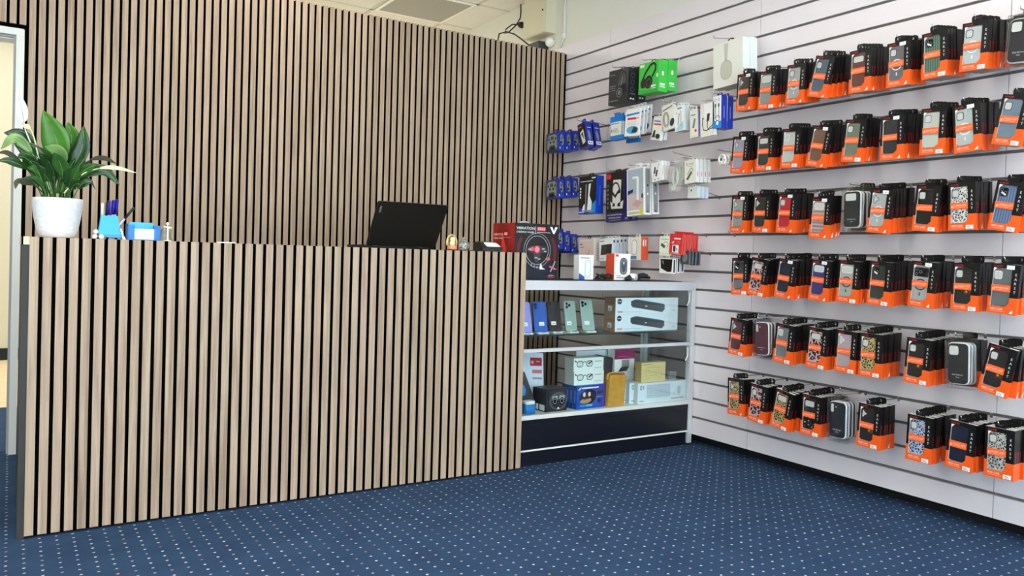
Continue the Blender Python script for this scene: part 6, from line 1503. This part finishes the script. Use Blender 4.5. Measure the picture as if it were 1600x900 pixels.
# magenta card, dark folio, small metal gadget, leaning tablet box and blue gadget
LEAN = Matrix.Rotation(math.radians(-12), 4, 'X')
mb = MB(); mb.box(-0.115, 0.115, 0.0, 0.004, 0.0, 0.259, PBL)
put(mb, 'white_panel', 2.705, 3.435, ZD, 0, 'tall white backing panel standing at the back of the deck', 'panel')
mb = MB(); mb.X = Matrix.Translation((0, 0, 0)); mb.box(-0.070, 0.070, 0.0, 0.060, 0.0, 0.268, PW, {'front': PW}); mb.rect(-0.070, 0.070, 0.216, 0.268, M('print_magenta', (150, 36, 96), 0.4)); mb.stroke([(-0.050, 0.226), (-0.020, 0.232), (0.060, 0.220)], 0.003, M('print_rose'), -0.001); mb.plate([(-0.020, 0.170), (0.034, 0.178), (0.034, 0.212), (-0.020, 0.212)], PGREY); mb.plate([(-0.044, 0.148), (0.016, 0.150), (0.034, 0.176), (-0.024, 0.172)], TEXTD, -0.001)
put(mb, 'gadget_box', 2.856, 3.350, ZD, 0, 'white box with magenta top band behind the golden purse', 'gadget box')
mb = MB(); mb.X = Matrix.Rotation(math.radians(-10), 4, 'X') @ Matrix.Rotation(math.radians(12), 4, 'Y'); mb.prism(rrect(0.120, 0.230, 0.010, cz=0.115), 0.0, 0.010, M('folio_black', (44, 46, 50), 0.5)); mb.v = [(a, b, c + 0.0160) for a, b, c in mb.v]
put(mb, 'tablet_folio', 2.672, 3.318, ZD, 0, 'dark leaning folio between glasses boxes and golden purse', 'folio')
mb = MB(); mb.prism([(-0.028, 0.0), (0.026, 0.0), (0.030, 0.040), (-0.020, 0.044)], 0.0, 0.020, M('gadget_silver', (150, 158, 166), 0.3, metal=0.5)); mb.plate([(-0.014, 0.010), (0.014, 0.010), (0.018, 0.034), (-0.012, 0.034)], M('gadget_blue', (120, 140, 156), 0.3))
put(mb, 'metal_gadget', 3.105, 3.236, ZD + 0.1086, 0, 'small silver gadget right of the tan gamepad box', 'gadget')
w, h = 0.175, 0.262
mb = MB(); mb.X = Matrix.Rotation(math.radians(-10), 4, 'X') @ Matrix.Rotation(math.radians(4), 4, 'Y'); mb.box(-w / 2, w / 2, 0, 0.036, 0, h, M('carton_ice', (206, 216, 232), 0.35), {'right': PW}); mb.rect(0.006, 0.078, 0.196, 0.238, M('label_red', (158, 40, 52), 0.4)); mb.rect(0.012, 0.026, 0.206, 0.222, M('print_pink'), -0.001); mb.rect(0.042, 0.064, 0.216, 0.221, M('print_pink'), -0.001); mb.rect(0.018, 0.078, 0.158, 0.176, M('label_red_dull', (196, 104, 112), 0.4)); mb.rect(0.018, 0.078, 0.128, 0.138, PGREY); mb.ring(0.040, 0.028, 0.020, 0.016, 0.003, PGREY)
mb.v = [(a, b, c + 0.0065) for a, b, c in mb.v]
put(mb, 'tablet_box', 2.232, 3.340, ZD + 0.0065, 0, 'pale blue tablet box with red label leaning behind the earbuds box', 'tablet box')
mb = MB(); mb.X = Matrix.Rotation(math.radians(-14), 4, 'X') @ Matrix.Rotation(math.radians(-16), 4, 'Y'); mb.prism(rrect(0.080, 0.180, 0.008, cz=0.090), 0.0, 0.010, M('folio_black')); mb.plate(ellipse(-0.01, 0.100, 0.022, 0.030, 18), M('print_blue_round', (50, 130, 200), 0.4)); mb.v = [(a, b, c + 0.0120) for a, b, c in mb.v]
put(mb, 'black_device', 2.185, 3.262, ZD, 0, 'black device with blue round print leaning against the tablet box', 'device')
mb = MB(); mb.vprism(rrect(0.060, 0.050, 0.014), 0.0, 0.046, M('blue_speaker', (36, 120, 190), 0.4), True); mb.vprism(rrect(0.054, 0.044, 0.012), 0.0461, 0.062, PW, True)
put(mb, 'small_speaker', 2.140, 3.210, ZD, 0, 'small blue and white gadget at the left end of the lower deck', 'gadget')
